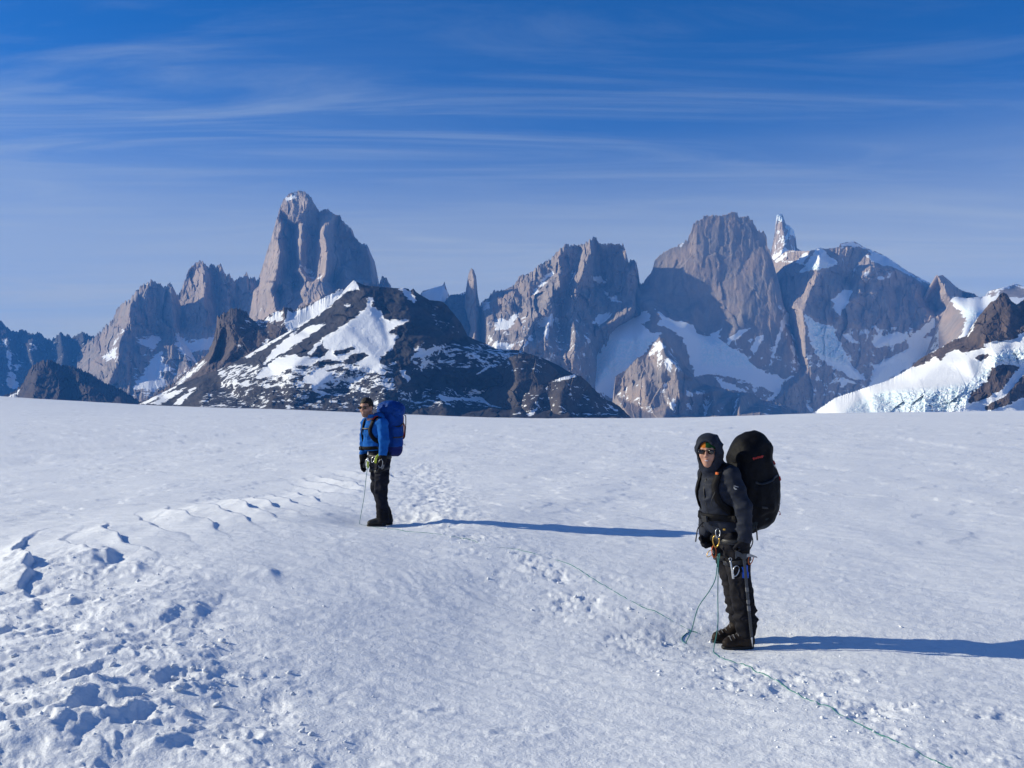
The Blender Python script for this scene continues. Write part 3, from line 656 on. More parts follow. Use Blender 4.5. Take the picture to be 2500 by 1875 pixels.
massif('mountain', 'low sunlit grey slabs and snow-streaked pyramid at the foot of the big wall', 6400,
       conv(cD, [(120, 1600), (150, 1420), (160, 1290), (240, 1240), (320, 1150), (345, 1140), (400, 1120), (440, 1050), (490, 993), (540, 1010), (590, 1080), (650, 1150), (700, 1230), (750, 1285), (840, 1352), (1000, 1385), (1060, 1410), (1180, 1410), (1250, 1460), (1400, 1490), (1500, 1540), (1620, 1600)]),
       1040, 700, M_GRAN2,
       [conv(cD, [(495, 1000, 10), (540, 1120, 110), (620, 1210, 190), (700, 1270, 200)]), conv(cD, [(495, 1000, 10), (480, 1130, 70), (500, 1270, 160)]), conv(cD, [(500, 1275, 170), (620, 1290, 230), (740, 1290, 200)]), conv(cD, [(340, 1150, 10), (380, 1300, 120), (400, 1550, 400)]), conv(cD, [(560, 1300, 200), (520, 1400, 260), (560, 1500, 380)]),
        conv(cD, [(750, 1320, 170), (720, 1400, 310), (640, 1430, 350), (570, 1500, 420), (600, 1580, 470)]), conv(cD, [(850, 1400, 230), (860, 1480, 260), (830, 1580, 380)]), conv(cD, [(900, 1390, 240), (900, 1500, 350), (900, 1580, 420)]), conv(cD, [(1040, 1430, 180), (1030, 1580, 330)]), conv(cD, [(1100, 1430, 230), (1090, 1580, 420)])],
       jag=1.5, seed=53, amp=.55, style='granite',
       snow=[conv(cD, [(400, 1130), (450, 1060), (490, 1000), (500, 1050), (480, 1100), (450, 1130)]), conv(cD, [(590, 1230), (620, 1190), (630, 1230), (600, 1265)]), conv(cD, [(560, 1490), (600, 1460), (620, 1500), (610, 1550), (580, 1540)]), conv(cD, [(685, 1490), (705, 1490), (730, 1530), (700, 1545)]), conv(cD, [(835, 1480), (870, 1470), (840, 1590), (830, 1540)]),
             conv(cD, [(690, 1410), (830, 1395), (830, 1415), (700, 1425)]), conv(cD, [(1060, 1480), (1085, 1410), (1070, 1520), (1050, 1590), (1045, 1560)])],
       snow_base=[(conv(cD, [(400, 1000), (560, 1000), (700, 1270), (480, 1270)]), .42), (conv(cD, [(150, 1250), (600, 1280), (600, 1600), (150, 1600)]), .2), (conv(cD, [(600, 1400), (1250, 1400), (1250, 1600), (600, 1600)]), .14), (conv(cD, [(1250, 1430), (1620, 1500), (1620, 1650), (1250, 1600)]), .25)])

# ice-capped needle and the massif on the right
massif('mountain', 'slim rime-capped needle rising behind the right end of the big wall', 9900,
       conv(cD, [(1270, 640), (1300, 470), (1325, 380), (1335, 320), (1350, 250), (1363, 180), (1370, 80), (1390, 70), (1415, 75), (1425, 110), (1445, 150), (1470, 165), (1500, 200), (1515, 260), (1520, 330), (1545, 340), (1620, 420)]), 680, 330, M_GRAN,
       [conv(cD, [(1395, 80, 10), (1415, 200, 60), (1430, 300, 120), (1400, 380, 180)]), conv(cD, [(1470, 170, 20), (1480, 330, 90)]), conv(cD, [(1365, 200, 0), (1370, 320, 60), (1340, 420, 120)])], jag=2, jagf=6, seed=59, amp=.6, back=.3, step=1.4, soft=4.0,
       snow=[conv(cD, [(1368, 72), (1418, 68), (1425, 120), (1395, 130), (1370, 105)]), conv(cD, [(1425, 110), (1450, 150), (1505, 190), (1510, 230), (1470, 230), (1440, 280), (1430, 240), (1460, 190)]), conv(cD, [(1330, 390), (1420, 320), (1470, 345), (1400, 400), (1350, 420)])],
       snow_base=[(conv(cD, [(1320, 70), (1530, 70), (1530, 420), (1320, 420)]), .36)], ice=[conv(cD, [(1360, 60), (1430, 60), (1520, 240), (1440, 290), (1360, 140)])])
massif('mountain', 'long right-hand massif with a white snow dome and an icy summit ridge', 8150,
       conv(cE, [(-330, 760, -400), (-230, 560, -400), (-165, 430, -380), (-150, 412, -360), (-105, 380, -330), (-55, 345, -260), (0, 345, -200), (80, 352, -90), (120, 345), (150, 340), (170, 327), (190, 322), (230, 335), (260, 330), (330, 320), (345, 290), (400, 282), (450, 277), (480, 295), (520, 320), (600, 350), (680, 385), (760, 440), (830, 490), (900, 530), (960, 560), (1040, 602),
                 (1053, 608, 130), (1057, 535, 260), (1080, 530, 270), (1110, 530, 270), (1150, 560, 270), (1190, 600, 260), (1240, 635, 250), (1280, 655, 230), (1350, 670, 200), (1378, 690, 180), (1420, 760), (1500, 900)]), 1035, (450, 620), M_GRAN,
       [conv(cE, [(185, 328, 10), (190, 400, 90), (180, 480, 130), (190, 520, 140), (300, 900, 426), (480, 1250, 778)]), conv(cE, [(350, 320, 0), (440, 460, 60), (440, 590, 130), (410, 730, 260), (330, 830, 382)]),
        conv(cE, [(600, 360, 20), (590, 450, 120), (500, 560, 180), (440, 600, 160)]), conv(cE, [(590, 450, 120), (760, 480, 110), (900, 560, 110), (1040, 640, 110)]), conv(cE, [(250, 380, 10), (300, 450, 60), (420, 590, 110)]),
        conv(cE, [(590, 600, 200), (560, 950, 382), (600, 1050, 462)]), conv(cE, [(900, 700, 170), (870, 950, 364), (700, 1200, 642)]), conv(cE, [(760, 620, 120), (750, 850, 280)]),
        conv(cE, [(1072, 540, 275), (1130, 640, 350), (1200, 760, 440), (1240, 850, 520)]), conv(cE, [(1054, 612, 130), (1052, 790, 200), (1050, 850, 320)]), conv(cE, [(1280, 670, 30), (1300, 850, 240), (1200, 1100, 552)]),
        conv(cE, [(-50, 360, -250), (-60, 440, -200), (-100, 620, -100), (60, 810, 382), (250, 1050, 552), (560, 1350, 958)]), conv(cE, [(100, 510, 60), (100, 700, 260)]), conv(cE, [(-150, 440, -350), (-160, 700, -150), (100, 1250, 688)])],
       jag=1.6, jagf=7, seed=61, amp=.6, soft=4.5, kmax=330,
       snow=[conv(cE, [(30, 515), (90, 440), (150, 350), (180, 318), (215, 330), (250, 370), (330, 445), (240, 475), (150, 492), (60, 508)]),
             conv(cE, [(338, 322), (345, 286), (450, 272), (545, 328), (700, 388), (830, 486), (1042, 600), (1040, 612), (830, 512), (720, 460), (610, 445), (530, 380), (590, 362), (480, 312)]),
             conv(cE, [(280, 710), (370, 640), (425, 640), (405, 730), (340, 822), (300, 800)]), conv(cE, [(60, 800), (150, 880), (270, 905), (350, 1050), (420, 1200), (560, 1325), (400, 1290), (160, 1130), (110, 990)]), conv(cE, [(-90, 420), (0, 430), (100, 350), (120, 370), (60, 440)]), conv(cE, [(-150, 420), (-100, 380), (-40, 345), (10, 345), (-60, 380), (-130, 430)]),
             conv(cE, [(570, 1020), (620, 985), (840, 948), (860, 1000), (790, 1042), (590, 1072)]), conv(cE, [(835, 1010), (1050, 840), (1062, 920), (950, 1000), (1150, 990), (1160, 1060), (900, 1190), (700, 1320), (540, 1400), (600, 1200), (700, 1150), (850, 1080)]), conv(cE, [(340, 965), (400, 960), (450, 1010), (490, 1040), (420, 1040)]),
             conv(cE, [(1090, 930), (1160, 890), (1170, 950), (1130, 990)]), conv(cE, [(350, 1290), (400, 1310), (500, 1350), (400, 1340), (340, 1390)]), conv(cE, [(1180, 690), (1240, 700), (1260, 760), (1210, 720)]), conv(cE, [(500, 560), (555, 480), (560, 500), (520, 560)]), conv(cE, [(620, 545), (720, 530), (720, 550), (640, 558)])],
       snow_base=[(conv(cE, [(60, 900), (1300, 880), (1300, 1600), (60, 1600)]), .32), (conv(cE, [(300, 330), (800, 430), (760, 560), (420, 600)]), .22)], ice=[conv(cE, [(60, 455), (300, 440), (250, 490), (40, 515)]), conv(cE, [(80, 820), (300, 930), (400, 1200), (160, 1120)])])
massif('mountain', 'far snow saddle with a rock band at the right edge of the skyline', 7200,
       conv(cE, [(1080, 900), (1180, 700), (1215, 690), (1290, 702), (1400, 690), (1447, 682), (1452, 650), (1520, 630), (1590, 615), (1650, 593), (1680, 600), (1720, 615), (1900, 600), (2100, 660)]), 900, 900, M_GRAN2,
       [conv(cE, [(1290, 800, 200), (1280, 900, 420)]), conv(cE, [(1340, 790, 260), (1420, 800, 240), (1360, 900, 420)])], jag=.5, seed=67, style='snow', amp=.9, smooth=10,
       snow=[conv(cE, [(1170, 720), (1215, 685), (1400, 688), (1530, 660), (1540, 690), (1720, 690), (2100, 680), (2100, 1100), (1200, 1100), (1290, 860)]), conv(cE, [(1452, 652), (1650, 588), (1720, 612), (1900, 596), (1900, 606), (1700, 625), (1650, 605), (1520, 642)])],
       ice=[conv(cE, [(1260, 760), (1420, 800), (1340, 920), (1280, 900)])])

# the dark hill in front
massif('rock_outcrop', 'brown cliff outcrop on the left shoulder of the dark snow-patched hill', 4350,
       conv(cA, [(930, 1515), (1000, 1480), (1180, 1365), (1300, 1265), (1390, 1190), (1440, 1090), (1460, 1000), (1465, 920), (1480, 915), (1530, 900), (1560, 875), (1620, 872), (1660, 890)]) + conv(cB, [(300, 930), (330, 955), (400, 945), (450, 900), (520, 885), (530, 860), (575, 870), (600, 880), (700, 842), (820, 790), (900, 742), (960, 730), (1020, 760)]),
       1015, 640, M_BROWN,
       [conv(cB, [(85, 925, 20), (90, 1050, 80), (60, 1150, 130), (0, 1260, 190)]), conv(cB, [(90, 925, 40), (150, 960, 90), (200, 1100, 170), (110, 1250, 250)]), conv(cB, [(110, 1080, 40), (105, 1200, 120)]), conv(cB, [(230, 900, 20), (300, 1000, 110), (330, 1150, 230)]), conv(cB, [(440, 960, 60), (450, 1080, 200)]), conv(cB, [(530, 870, 40), (540, 980, 120)]), conv(cB, [(-60, 1320, 200), (-200, 1400, 260)])],
       jag=4, seed=71, style='crag', amp=1.1,
       snow=[conv(cB, [(275, 950), (330, 962), (400, 945), (460, 900), (525, 888), (520, 945), (400, 965), (350, 970)]), conv(cB, [(540, 1000), (560, 885), (620, 880), (700, 845), (900, 745), (980, 720), (800, 900), (560, 1040)]), conv(cB, [(-200, 1370), (-10, 1215), (0, 1225), (-60, 1290), (-180, 1390)]), conv(cB, [(400, 1060), (430, 1080), (420, 1100)])],
       snow_base=[(conv(cB, [(200, 950), (560, 950), (560, 1200), (200, 1200)]), .2)])
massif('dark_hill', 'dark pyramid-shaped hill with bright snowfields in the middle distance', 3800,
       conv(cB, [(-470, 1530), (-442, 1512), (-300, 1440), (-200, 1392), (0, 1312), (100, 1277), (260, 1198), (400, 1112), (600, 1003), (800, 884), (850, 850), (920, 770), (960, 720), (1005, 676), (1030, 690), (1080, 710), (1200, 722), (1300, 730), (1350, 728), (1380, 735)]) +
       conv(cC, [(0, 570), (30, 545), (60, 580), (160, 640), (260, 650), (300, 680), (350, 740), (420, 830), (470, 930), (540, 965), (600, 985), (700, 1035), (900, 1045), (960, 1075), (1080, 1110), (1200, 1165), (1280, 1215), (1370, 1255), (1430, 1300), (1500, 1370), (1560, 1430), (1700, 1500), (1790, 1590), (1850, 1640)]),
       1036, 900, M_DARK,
       [conv(cB, [(1008, 680, 5), (1060, 740, 40), (1130, 790, 120), (1100, 860, 190), (950, 980, 280), (780, 1090, 330), (600, 1250, 470)]), conv(cB, [(600, 1010, 60), (400, 1200, 200), (330, 1330, 360)]), conv(cB, [(1130, 790, 100), (1200, 880, 190), (1330, 960, 300), (1250, 1150, 450), (1180, 1240, 560)]),
        conv(cB, [(1330, 735, 5), (1430, 840, 100), (1500, 950, 210), (1560, 1080, 330)]), conv(cB, [(1380, 940, 260), (1480, 1100, 400), (1400, 1240, 520)]), conv(cC, [(40, 560, 0), (160, 720, 60), (350, 900, 160)]),
        conv(cC, [(300, 1000, 240), (500, 1070, 280), (900, 1060, 60), (960, 1100, 100), (860, 1300, 330)]), conv(cC, [(200, 1250, 430), (600, 1240, 360), (520, 1420, 420), (800, 1450, 400)]), conv(cC, [(1150, 1310, 220), (1300, 1250, 60)]), conv(cC, [(900, 1400, 420), (1000, 1330, 350), (1150, 1310, 220), (1250, 1400, 330), (1350, 1580, 560)]), conv(cC, [(1400, 1300, 60), (1500, 1450, 260)]),
        conv(cB, [(500, 1400, 560), (560, 1540, 760)]), conv(cB, [(200, 1350, 300), (260, 1500, 560)]), conv(cB, [(860, 1300, 560), (900, 1400, 590), (880, 1550, 780)])],
       jag=.5, jagf=12, seed=73, style='scree', amp=1.2, smooth=5, sharp=.6, step=1.8, soft=4.0,
       snow=[conv(cB, [(1105, 790), (1140, 788), (1130, 850), (1190, 880), (1200, 930), (1250, 950), (1380, 940), (1310, 980), (1240, 1030), (1310, 1050), (1265, 1140), (1190, 1190), (1180, 1240), (1220, 1280), (1230, 1320), (1150, 1300), (1090, 1270), (1000, 1240), (1110, 1180), (1080, 1165), (1010, 1165), (950, 1210), (890, 1220), (900, 1180), (1020, 1140), (1000, 1120), (900, 1150), (800, 1130), (790, 1070), (900, 1000), (1020, 920), (1090, 860)]),
             conv(cB, [(240, 1195), (420, 1080), (620, 970), (800, 855), (900, 765), (1000, 660), (1047, 735), (988, 738), (930, 775), (800, 890), (700, 950), (560, 1040), (280, 1205)]),
             conv(cB, [(385, 1245), (470, 1140), (560, 1060), (640, 1000), (600, 1050), (700, 980), (815, 970), (720, 1040), (620, 1110), (560, 1150), (470, 1200), (400, 1250)]), conv(cB, [(690, 1172), (760, 1085), (795, 1072), (790, 1100), (720, 1172)]),
             conv(cB, [(335, 1335), (400, 1260), (480, 1205), (560, 1180), (700, 1190), (780, 1195), (840, 1150), (900, 1120), (860, 1170), (960, 1230), (800, 1210), (700, 1260), (620, 1250), (500, 1310), (380, 1345)]), conv(cB, [(640, 1375), (680, 1310), (760, 1270), (870, 1290), (850, 1350), (760, 1410), (850, 1450), (760, 1440), (730, 1430), (720, 1380)]),
             conv(cB, [(1308, 730), (1370, 735), (1430, 800), (1415, 830), (1365, 800)]), conv(cB, [(1085, 800), (1105, 795), (1100, 820)]), conv(cB, [(940, 845), (985, 840), (980, 852)]), conv(cB, [(1310, 1280), (1340, 1280), (1390, 1340), (1370, 1360)]),
             conv(cC, [(225, 1390), (300, 1420), (420, 1430), (560, 1420), (700, 1460), (860, 1390), (800, 1480), (730, 1510), (640, 1490), (560, 1460), (380, 1450), (260, 1460)]), conv(cC, [(1150, 1310), (1240, 1265), (1330, 1245), (1230, 1290)]), conv(cC, [(520, 1255), (640, 1170), (740, 1130), (640, 1190), (560, 1240)]),
             conv(cC, [(830, 1570), (900, 1545), (900, 1560)]), conv(cC, [(950, 1560), (1040, 1510), (1000, 1570), (960, 1585)]), conv(cC, [(1060, 1440), (1130, 1400), (1080, 1440)]), conv(cC, [(1100, 1350), (1120, 1330), (1115, 1365)]), conv(cC, [(0, 1090), (60, 1060), (200, 1020), (300, 1000), (250, 1040), (120, 1090), (0, 1130)]),
             conv(cB, [(-440, 1510), (-200, 1390), (-190, 1400), (-400, 1515)]), conv(cB, [(-380, 1515), (-260, 1440), (-120, 1400), (-300, 1515)]), conv(cB, [(-220, 1520), (-100, 1410), (-60, 1400), (-160, 1510)])],
       snow_base=[(conv(cB, [(60, 1230), (1300, 1210), (1300, 1440), (100, 1420)]), .50), (conv(cC, [(0, 980), (960, 970), (960, 1190), (0, 1240)]), .46), (conv(cB, [(0, 1400), (2300, 1380), (2600, 1560), (-100, 1560)]), .36), (conv(cB, [(900, 1440), (1300, 1440), (1300, 1570), (600, 1570)]), .42), (conv(cC, [(60, 560), (300, 700), (480, 960), (200, 900)]), .22), (conv(cC, [(1300, 1400), (1800, 1500), (1800, 1650), (1300, 1650)]), .24)])

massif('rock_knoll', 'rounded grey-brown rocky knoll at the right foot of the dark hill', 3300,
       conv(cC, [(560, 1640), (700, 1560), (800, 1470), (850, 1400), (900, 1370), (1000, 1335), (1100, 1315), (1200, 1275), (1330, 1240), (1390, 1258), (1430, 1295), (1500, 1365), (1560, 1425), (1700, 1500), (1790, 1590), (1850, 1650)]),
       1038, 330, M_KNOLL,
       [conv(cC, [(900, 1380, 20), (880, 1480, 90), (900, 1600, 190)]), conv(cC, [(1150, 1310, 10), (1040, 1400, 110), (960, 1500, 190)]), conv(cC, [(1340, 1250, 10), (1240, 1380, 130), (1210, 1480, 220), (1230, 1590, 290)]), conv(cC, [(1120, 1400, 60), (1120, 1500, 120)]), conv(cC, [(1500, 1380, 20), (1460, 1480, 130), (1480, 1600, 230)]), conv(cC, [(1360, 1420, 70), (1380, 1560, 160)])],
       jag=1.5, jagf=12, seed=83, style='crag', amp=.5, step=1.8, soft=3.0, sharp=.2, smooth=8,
       snow=[conv(cC, [(1150, 1305), (1240, 1258), (1330, 1238), (1360, 1250), (1230, 1290)]), conv(cC, [(830, 1575), (900, 1545), (905, 1565)]), conv(cC, [(945, 1560), (1040, 1508), (1010, 1570), (960, 1590)]), conv(cC, [(1060, 1442), (1135, 1398), (1080, 1442)]), conv(cC, [(1100, 1350), (1120, 1328), (1118, 1368)]), conv(cC, [(1600, 1480), (1700, 1530), (1660, 1540)])],
       snow_base=[(conv(cC, [(800, 1300), (1800, 1300), (1800, 1650), (800, 1650)]), .25), (conv(cC, [(1420, 1400), (1800, 1480), (1800, 1650), (1420, 1560)]), .30)])
massif('rock_knoll', 'dark brown rocky hump in the middle of the dark hill\'s right side', 3500,
       conv(cC, [(380, 1480), (500, 1400), (560, 1330), (620, 1250), (700, 1180), (800, 1110), (880, 1075), (960, 1075), (1040, 1100), (1110, 1140), (1180, 1200), (1260, 1290), (1340, 1400), (1420, 1520)]),
       1030, 380, M_KNOLL,
       [conv(cC, [(900, 1085, 10), (850, 1200, 120), (860, 1330, 230)]), conv(cC, [(640, 1250, 10), (660, 1350, 110), (700, 1450, 210)]), conv(cC, [(1000, 1100, 10), (1010, 1220, 100), (1040, 1350, 210)]), conv(cC, [(760, 1200, 20), (770, 1330, 90)])],
       jag=1.5, jagf=12, seed=87, style='crag', amp=.5, step=1.8, soft=3.0, sharp=.2, smooth=8,
       snow=[conv(cC, [(515, 1258), (640, 1168), (745, 1125), (640, 1192), (560, 1245)])], snow_base=[(conv(cC, [(400, 1060), (1300, 1060), (1300, 1230), (400, 1300)]), .26)])

# icefall slope and brown crags at the right edge
ROCKS_E = [[(870, 1225), (920, 1170), (1000, 1118), (1100, 1068), (1200, 1008), (1280, 985), (1330, 950), (1350, 900), (1370, 840), (1420, 780), (1470, 720), (1530, 700), (1535, 640), (1600, 640), (1665, 740), (1720, 700), (2200, 600), (2200, 900), (1900, 900), (1720, 955), (1640, 1000), (1560, 1020), (1480, 1020), (1420, 1050), (1440, 1065), (1330, 1100), (1280, 1115), (1220, 1090), (1150, 1100), (1110, 1150), (1085, 1178), (1080, 1150), (1040, 1140), (1020, 1170), (940, 1205)],
           [(1298, 1475), (1320, 1420), (1430, 1330), (1480, 1230), (1560, 1190), (1692, 1212), (1640, 1280), (1560, 1380), (1450, 1440), (1330, 1490)], [(1420, 1522), (1480, 1480), (1580, 1440), (1650, 1350), (1720, 1270), (1900, 1240), (1900, 1380), (1720, 1440), (1650, 1470), (1570, 1520), (1450, 1545)], [(1350, 1152), (1410, 1118), (1457, 1130), (1400, 1172)]]
def inv_snow_massif():
    sil = conv(cE, [(60, 1610), (120, 1575), (200, 1520), (300, 1450), (480, 1390), (680, 1325), (800, 1265), (870, 1222), (920, 1172), (1000, 1120), (1100, 1070), (1200, 1010), (1280, 988), (1330, 950), (1350, 900), (1370, 850), (1420, 790), (1470, 730), (1530, 710), (1537, 672), (1560, 660), (1590, 668), (1620, 715), (1665, 750), (1720, 710), (1800, 690), (1950, 600), (2150, 560), (2300, 640)])
    o = massif('icefall_slope', 'bright snow slope with a broken icefall and brown crags, far right', 3000, sil, 1030, 640, M_BROWN,
               [conv(cE, [(1560, 670, 10), (1520, 720, 30), (1450, 850, 90), (1380, 980, 160)]), conv(cE, [(1560, 670, 10), (1640, 800, 100), (1600, 960, 190)]), conv(cE, [(1420, 1060, 190), (1600, 1010, 200), (1720, 960, 190)]), conv(cE, [(1300, 1160, 250), (1100, 1180, 160), (950, 1210, 50)]), conv(cE, [(900, 1330, 260), (1350, 1310, 400), (1450, 1240, 330), (1500, 1120, 290)]),
                conv(cE, [(600, 1400, 190), (1000, 1400, 420), (1300, 1380, 470)]), conv(cE, [(1480, 1235, 370), (1470, 1330, 450), (1320, 1480, 560)]), conv(cE, [(1690, 1215, 330), (1560, 1390, 530)]), conv(cE, [(1380, 860, 20), (1340, 960, 60)])],
               jag=1.0, jagf=9, seed=79, style='crag', amp=.75, smooth=6, sharp=.6, rock=[conv(cE, g) for g in ROCKS_E], step=1.8, soft=4.0,
               snow=[conv(cE, [(-100, 1300), (2400, 400), (2400, 1700), (-100, 1700)])], ice=[conv(cE, [(350, 1570), (480, 1470), (640, 1400), (1000, 1385), (1300, 1340), (1400, 1260), (1470, 1130), (1560, 1100), (1720, 1080), (1900, 1150), (1500, 1210), (1440, 1330), (1300, 1490), (1200, 1560)])])
    return o
inv_snow_massif()

# ------------------------------------------------------------------ the air between here and the peaks
def haze():
    x0, x1, y0, y1, z0, z1 = -16500, 16500, -16500, 16500, -900, 2350
    V = [(x, y, z) for z in (z0, z1) for y in (y0, y1) for x in (x0, x1)]
    Fq = [(0, 2, 3, 1), (4, 5, 7, 6), (0, 1, 5, 4), (2, 6, 7, 3), (0, 4, 6, 2), (1, 3, 7, 5)]
    m = bpy.data.materials.new('haze'); m.use_nodes = True; t = m.node_tree; t.nodes.clear()
    v = t.nodes.new('ShaderNodeVolumePrincipled'); o = t.nodes.new('ShaderNodeOutputMaterial')
    v.inputs['Color'].default_value = (.08, .36, 1.0, 1); v.inputs['Density'].default_value = 3.5e-5; v.inputs['Anisotropy'].default_value = 0.0
    t.links.new(v.outputs[0], o.inputs['Volume'])
    add('haze', mesh_np('haze', V, Fq, (m,), False), kind='stuff', label='thin blue haze in the air before the mountains')
haze()

# ------------------------------------------------------------------ solid modelling helpers (distance fields meshed to quads)
def V3(*a): return np.array(a, float)
def unit(v): v = np.asarray(v, float); return v / (np.linalg.norm(v) + 1e-12)
def cap(p, a, b, ra, rb=None):
    rb = ra if rb is None else rb
    dx, dy, dz = b[0] - a[0], b[1] - a[1], b[2] - a[2]; L2 = dx * dx + dy * dy + dz * dz + 1e-12
    x, y, z = p[0] - a[0], p[1] - a[1], p[2] - a[2]
    t = np.clip((x * dx + y * dy + z * dz) / L2, 0, 1)
    return np.sqrt((x - t * dx) ** 2 + (y - t * dy) ** 2 + (z - t * dz) ** 2) - (ra + (rb - ra) * t)
def chain(p, pts, rs, k=0.03):
    d = None
    for i in range(len(pts) - 1):
        c = cap(p, pts[i], pts[i + 1], rs[i], rs[i + 1]); d = c if d is None else smin(d, c, k)
    return d
def ell(p, c, r):
    x, y, z = p[0] - c[0], p[1] - c[1], p[2] - c[2]
    k0 = np.sqrt((x / r[0]) ** 2 + (y / r[1]) ** 2 + (z / r[2]) ** 2); k1 = np.sqrt((x / r[0] ** 2) ** 2 + (y / r[1] ** 2) ** 2 + (z / r[2] ** 2) ** 2)
    return k0 * (k0 - 1) / (k1 + 1e-9)
def rbox(p, c, h, r):
    q = [np.abs(p[i] - c[i]) - (h[i] - r) for i in range(3)]
    o = np.sqrt(np.maximum(q[0], 0) ** 2 + np.maximum(q[1], 0) ** 2 + np.maximum(q[2], 0) ** 2)
    return o + np.minimum(np.maximum(np.maximum(q[0], q[1]), q[2]), 0) - r
def smin(a, b, k):
    h = np.clip(0.5 + 0.5 * (b - a) / k, 0, 1); return b + (a - b) * h - k * h * (1 - h)
def smax(a, b, k): return -smin(-a, -b, k)
def frame(fwd, up=(0, 0, 1)):
    f = unit(fwd); s = unit(np.cross(f, up)); u = np.cross(s, f); return s, f, u          # side (the wearer's right), forward, up
def local(p, c, fr):
    x, y, z = p[0] - c[0], p[1] - c[1], p[2] - c[2]
    return [x * a[0] + y * a[1] + z * a[2] for a in fr]
def world(q, c, fr): return np.asarray(c, float) + q[0] * fr[0] + q[1] * fr[1] + q[2] * fr[2]

def net(f, lo, hi, h, wr=None, wband=.04):
    """naive surface nets"""
    ax = [np.arange(lo[i], hi[i] + h, h, dtype=np.float32) for i in range(3)]
    p = [ax[0][:, None, None], ax[1][None, :, None], ax[2][None, None, :]]
    v = np.asarray(f(p), np.float32)
    v = np.broadcast_to(v, (len(ax[0]), len(ax[1]), len(ax[2]))).copy()
    if wr is not None:
        m = np.abs(v) < wband; ii = np.nonzero(m)
        v[m] += wr([ax[0][ii[0]], ax[1][ii[1]], ax[2][ii[2]]]).astype(np.float32)
    s = v < 0
    n = [k - 1 for k in v.shape]
    sl = lambda a, o: a[o[0]:o[0] + n[0], o[1]:o[1] + n[1], o[2]:o[2] + n[2]]
    cor = [(i, j, k) for i in (0, 1) for j in (0, 1) for k in (0, 1)]
    cnt = sum(sl(s, c).astype(np.int8) for c in cor)
    act = (cnt > 0) & (cnt < 8); I = np.stack(np.nonzero(act), 1)
    cv = {c: v[I[:, 0] + c[0], I[:, 1] + c[1], I[:, 2] + c[2]] for c in cor}
    pos = np.zeros((len(I), 3)); num = np.zeros(len(I))
    for a in cor:
        for d in range(3):
            if a[d]: continue
            b = list(a); b[d] = 1; b = tuple(b)
            x = (cv[a] < 0) != (cv[b] < 0); t = np.where(x, cv[a] / (cv[a] - cv[b] + 1e-20), 0)
            q = np.array(a, float)[None] + t[:, None] * np.eye(3)[d][None]
            pos[x] += q[x]; num[x] += 1
    pos = (I + pos / num[:, None]) * h + np.array([ax[0][0], ax[1][0], ax[2][0]])
    idx = np.full(n, -1, np.int64); idx[I[:, 0], I[:, 1], I[:, 2]] = np.arange(len(I))
    Fs = []
    for d in range(3):
        e1, e2 = (d + 1) % 3, (d + 2) % 3
        a = [slice(1, -1)] * 3; b = [slice(1, -1)] * 3; a[d] = slice(0, -1); b[d] = slice(1, None)
        sa, sb = s[tuple(a)], s[tuple(b)]
        J = np.stack(np.nonzero(sa != sb), 1)
        if not len(J): continue
        flip = sa[J[:, 0], J[:, 1], J[:, 2]]
        g = J + 1; g[:, d] = J[:, d]
        def cell(o1, o2):
            c = g.copy(); c[:, e1] -= o1; c[:, e2] -= o2; return idx[c[:, 0], c[:, 1], c[:, 2]]
        q = np.stack([cell(1, 1), cell(0, 1), cell(0, 0), cell(1, 0)], 1)
        q[~flip] = q[~flip][:, ::-1]; Fs.append(q)
    Fq = np.concatenate(Fs); Fq = Fq[(Fq >= 0).all(1)]
    return pos, Fq
def smooth_mesh(Vx, Fq, it=1, lam=.5):
    Vx = Vx.copy(); e = np.concatenate([Fq[:, [0, 1]], Fq[:, [1, 2]], Fq[:, [2, 3]], Fq[:, [3, 0]]])
    for _ in range(it):
        acc = np.zeros_like(Vx); c = np.zeros(len(Vx))
        for a, b in ((0, 1), (1, 0)):
            np.add.at(acc, e[:, a], Vx[e[:, b]]); np.add.at(c, e[:, a], 1)
        Vx += lam * (acc / np.maximum(c, 1)[:, None] - Vx)
    return Vx
def solid(name, f, lo, hi, h, mat, parent=None, wr=None, sm=1, attrs=None, wband=.04, **props):
    Vx, Fq = net(f, lo, hi, h, wr, wband)
    if sm: Vx = smooth_mesh(Vx, Fq, sm)
    me = mesh_np(name, Vx, Fq, (mat,), True, {k: g(Vx) for k, g in (attrs or {}).items()})
    return add(name, me, parent, **props)
def spline(pts, n=8):
    pts = [np.asarray(q, float) for q in pts]; P_ = [2 * pts[0] - pts[1]] + pts + [2 * pts[-1] - pts[-2]]; out = []
    for i in range(1, len(P_) - 2):
        a, b, c, d = P_[i - 1:i + 3]
        for t in np.linspace(0, 1, n, endpoint=False):
            out.append(.5 * (2 * b + (c - a) * t + (2 * a - 5 * b + 4 * c - d) * t * t + (3 * b - 3 * c + d - a) * t ** 3))
    out.append(pts[-1]); return np.array(out)
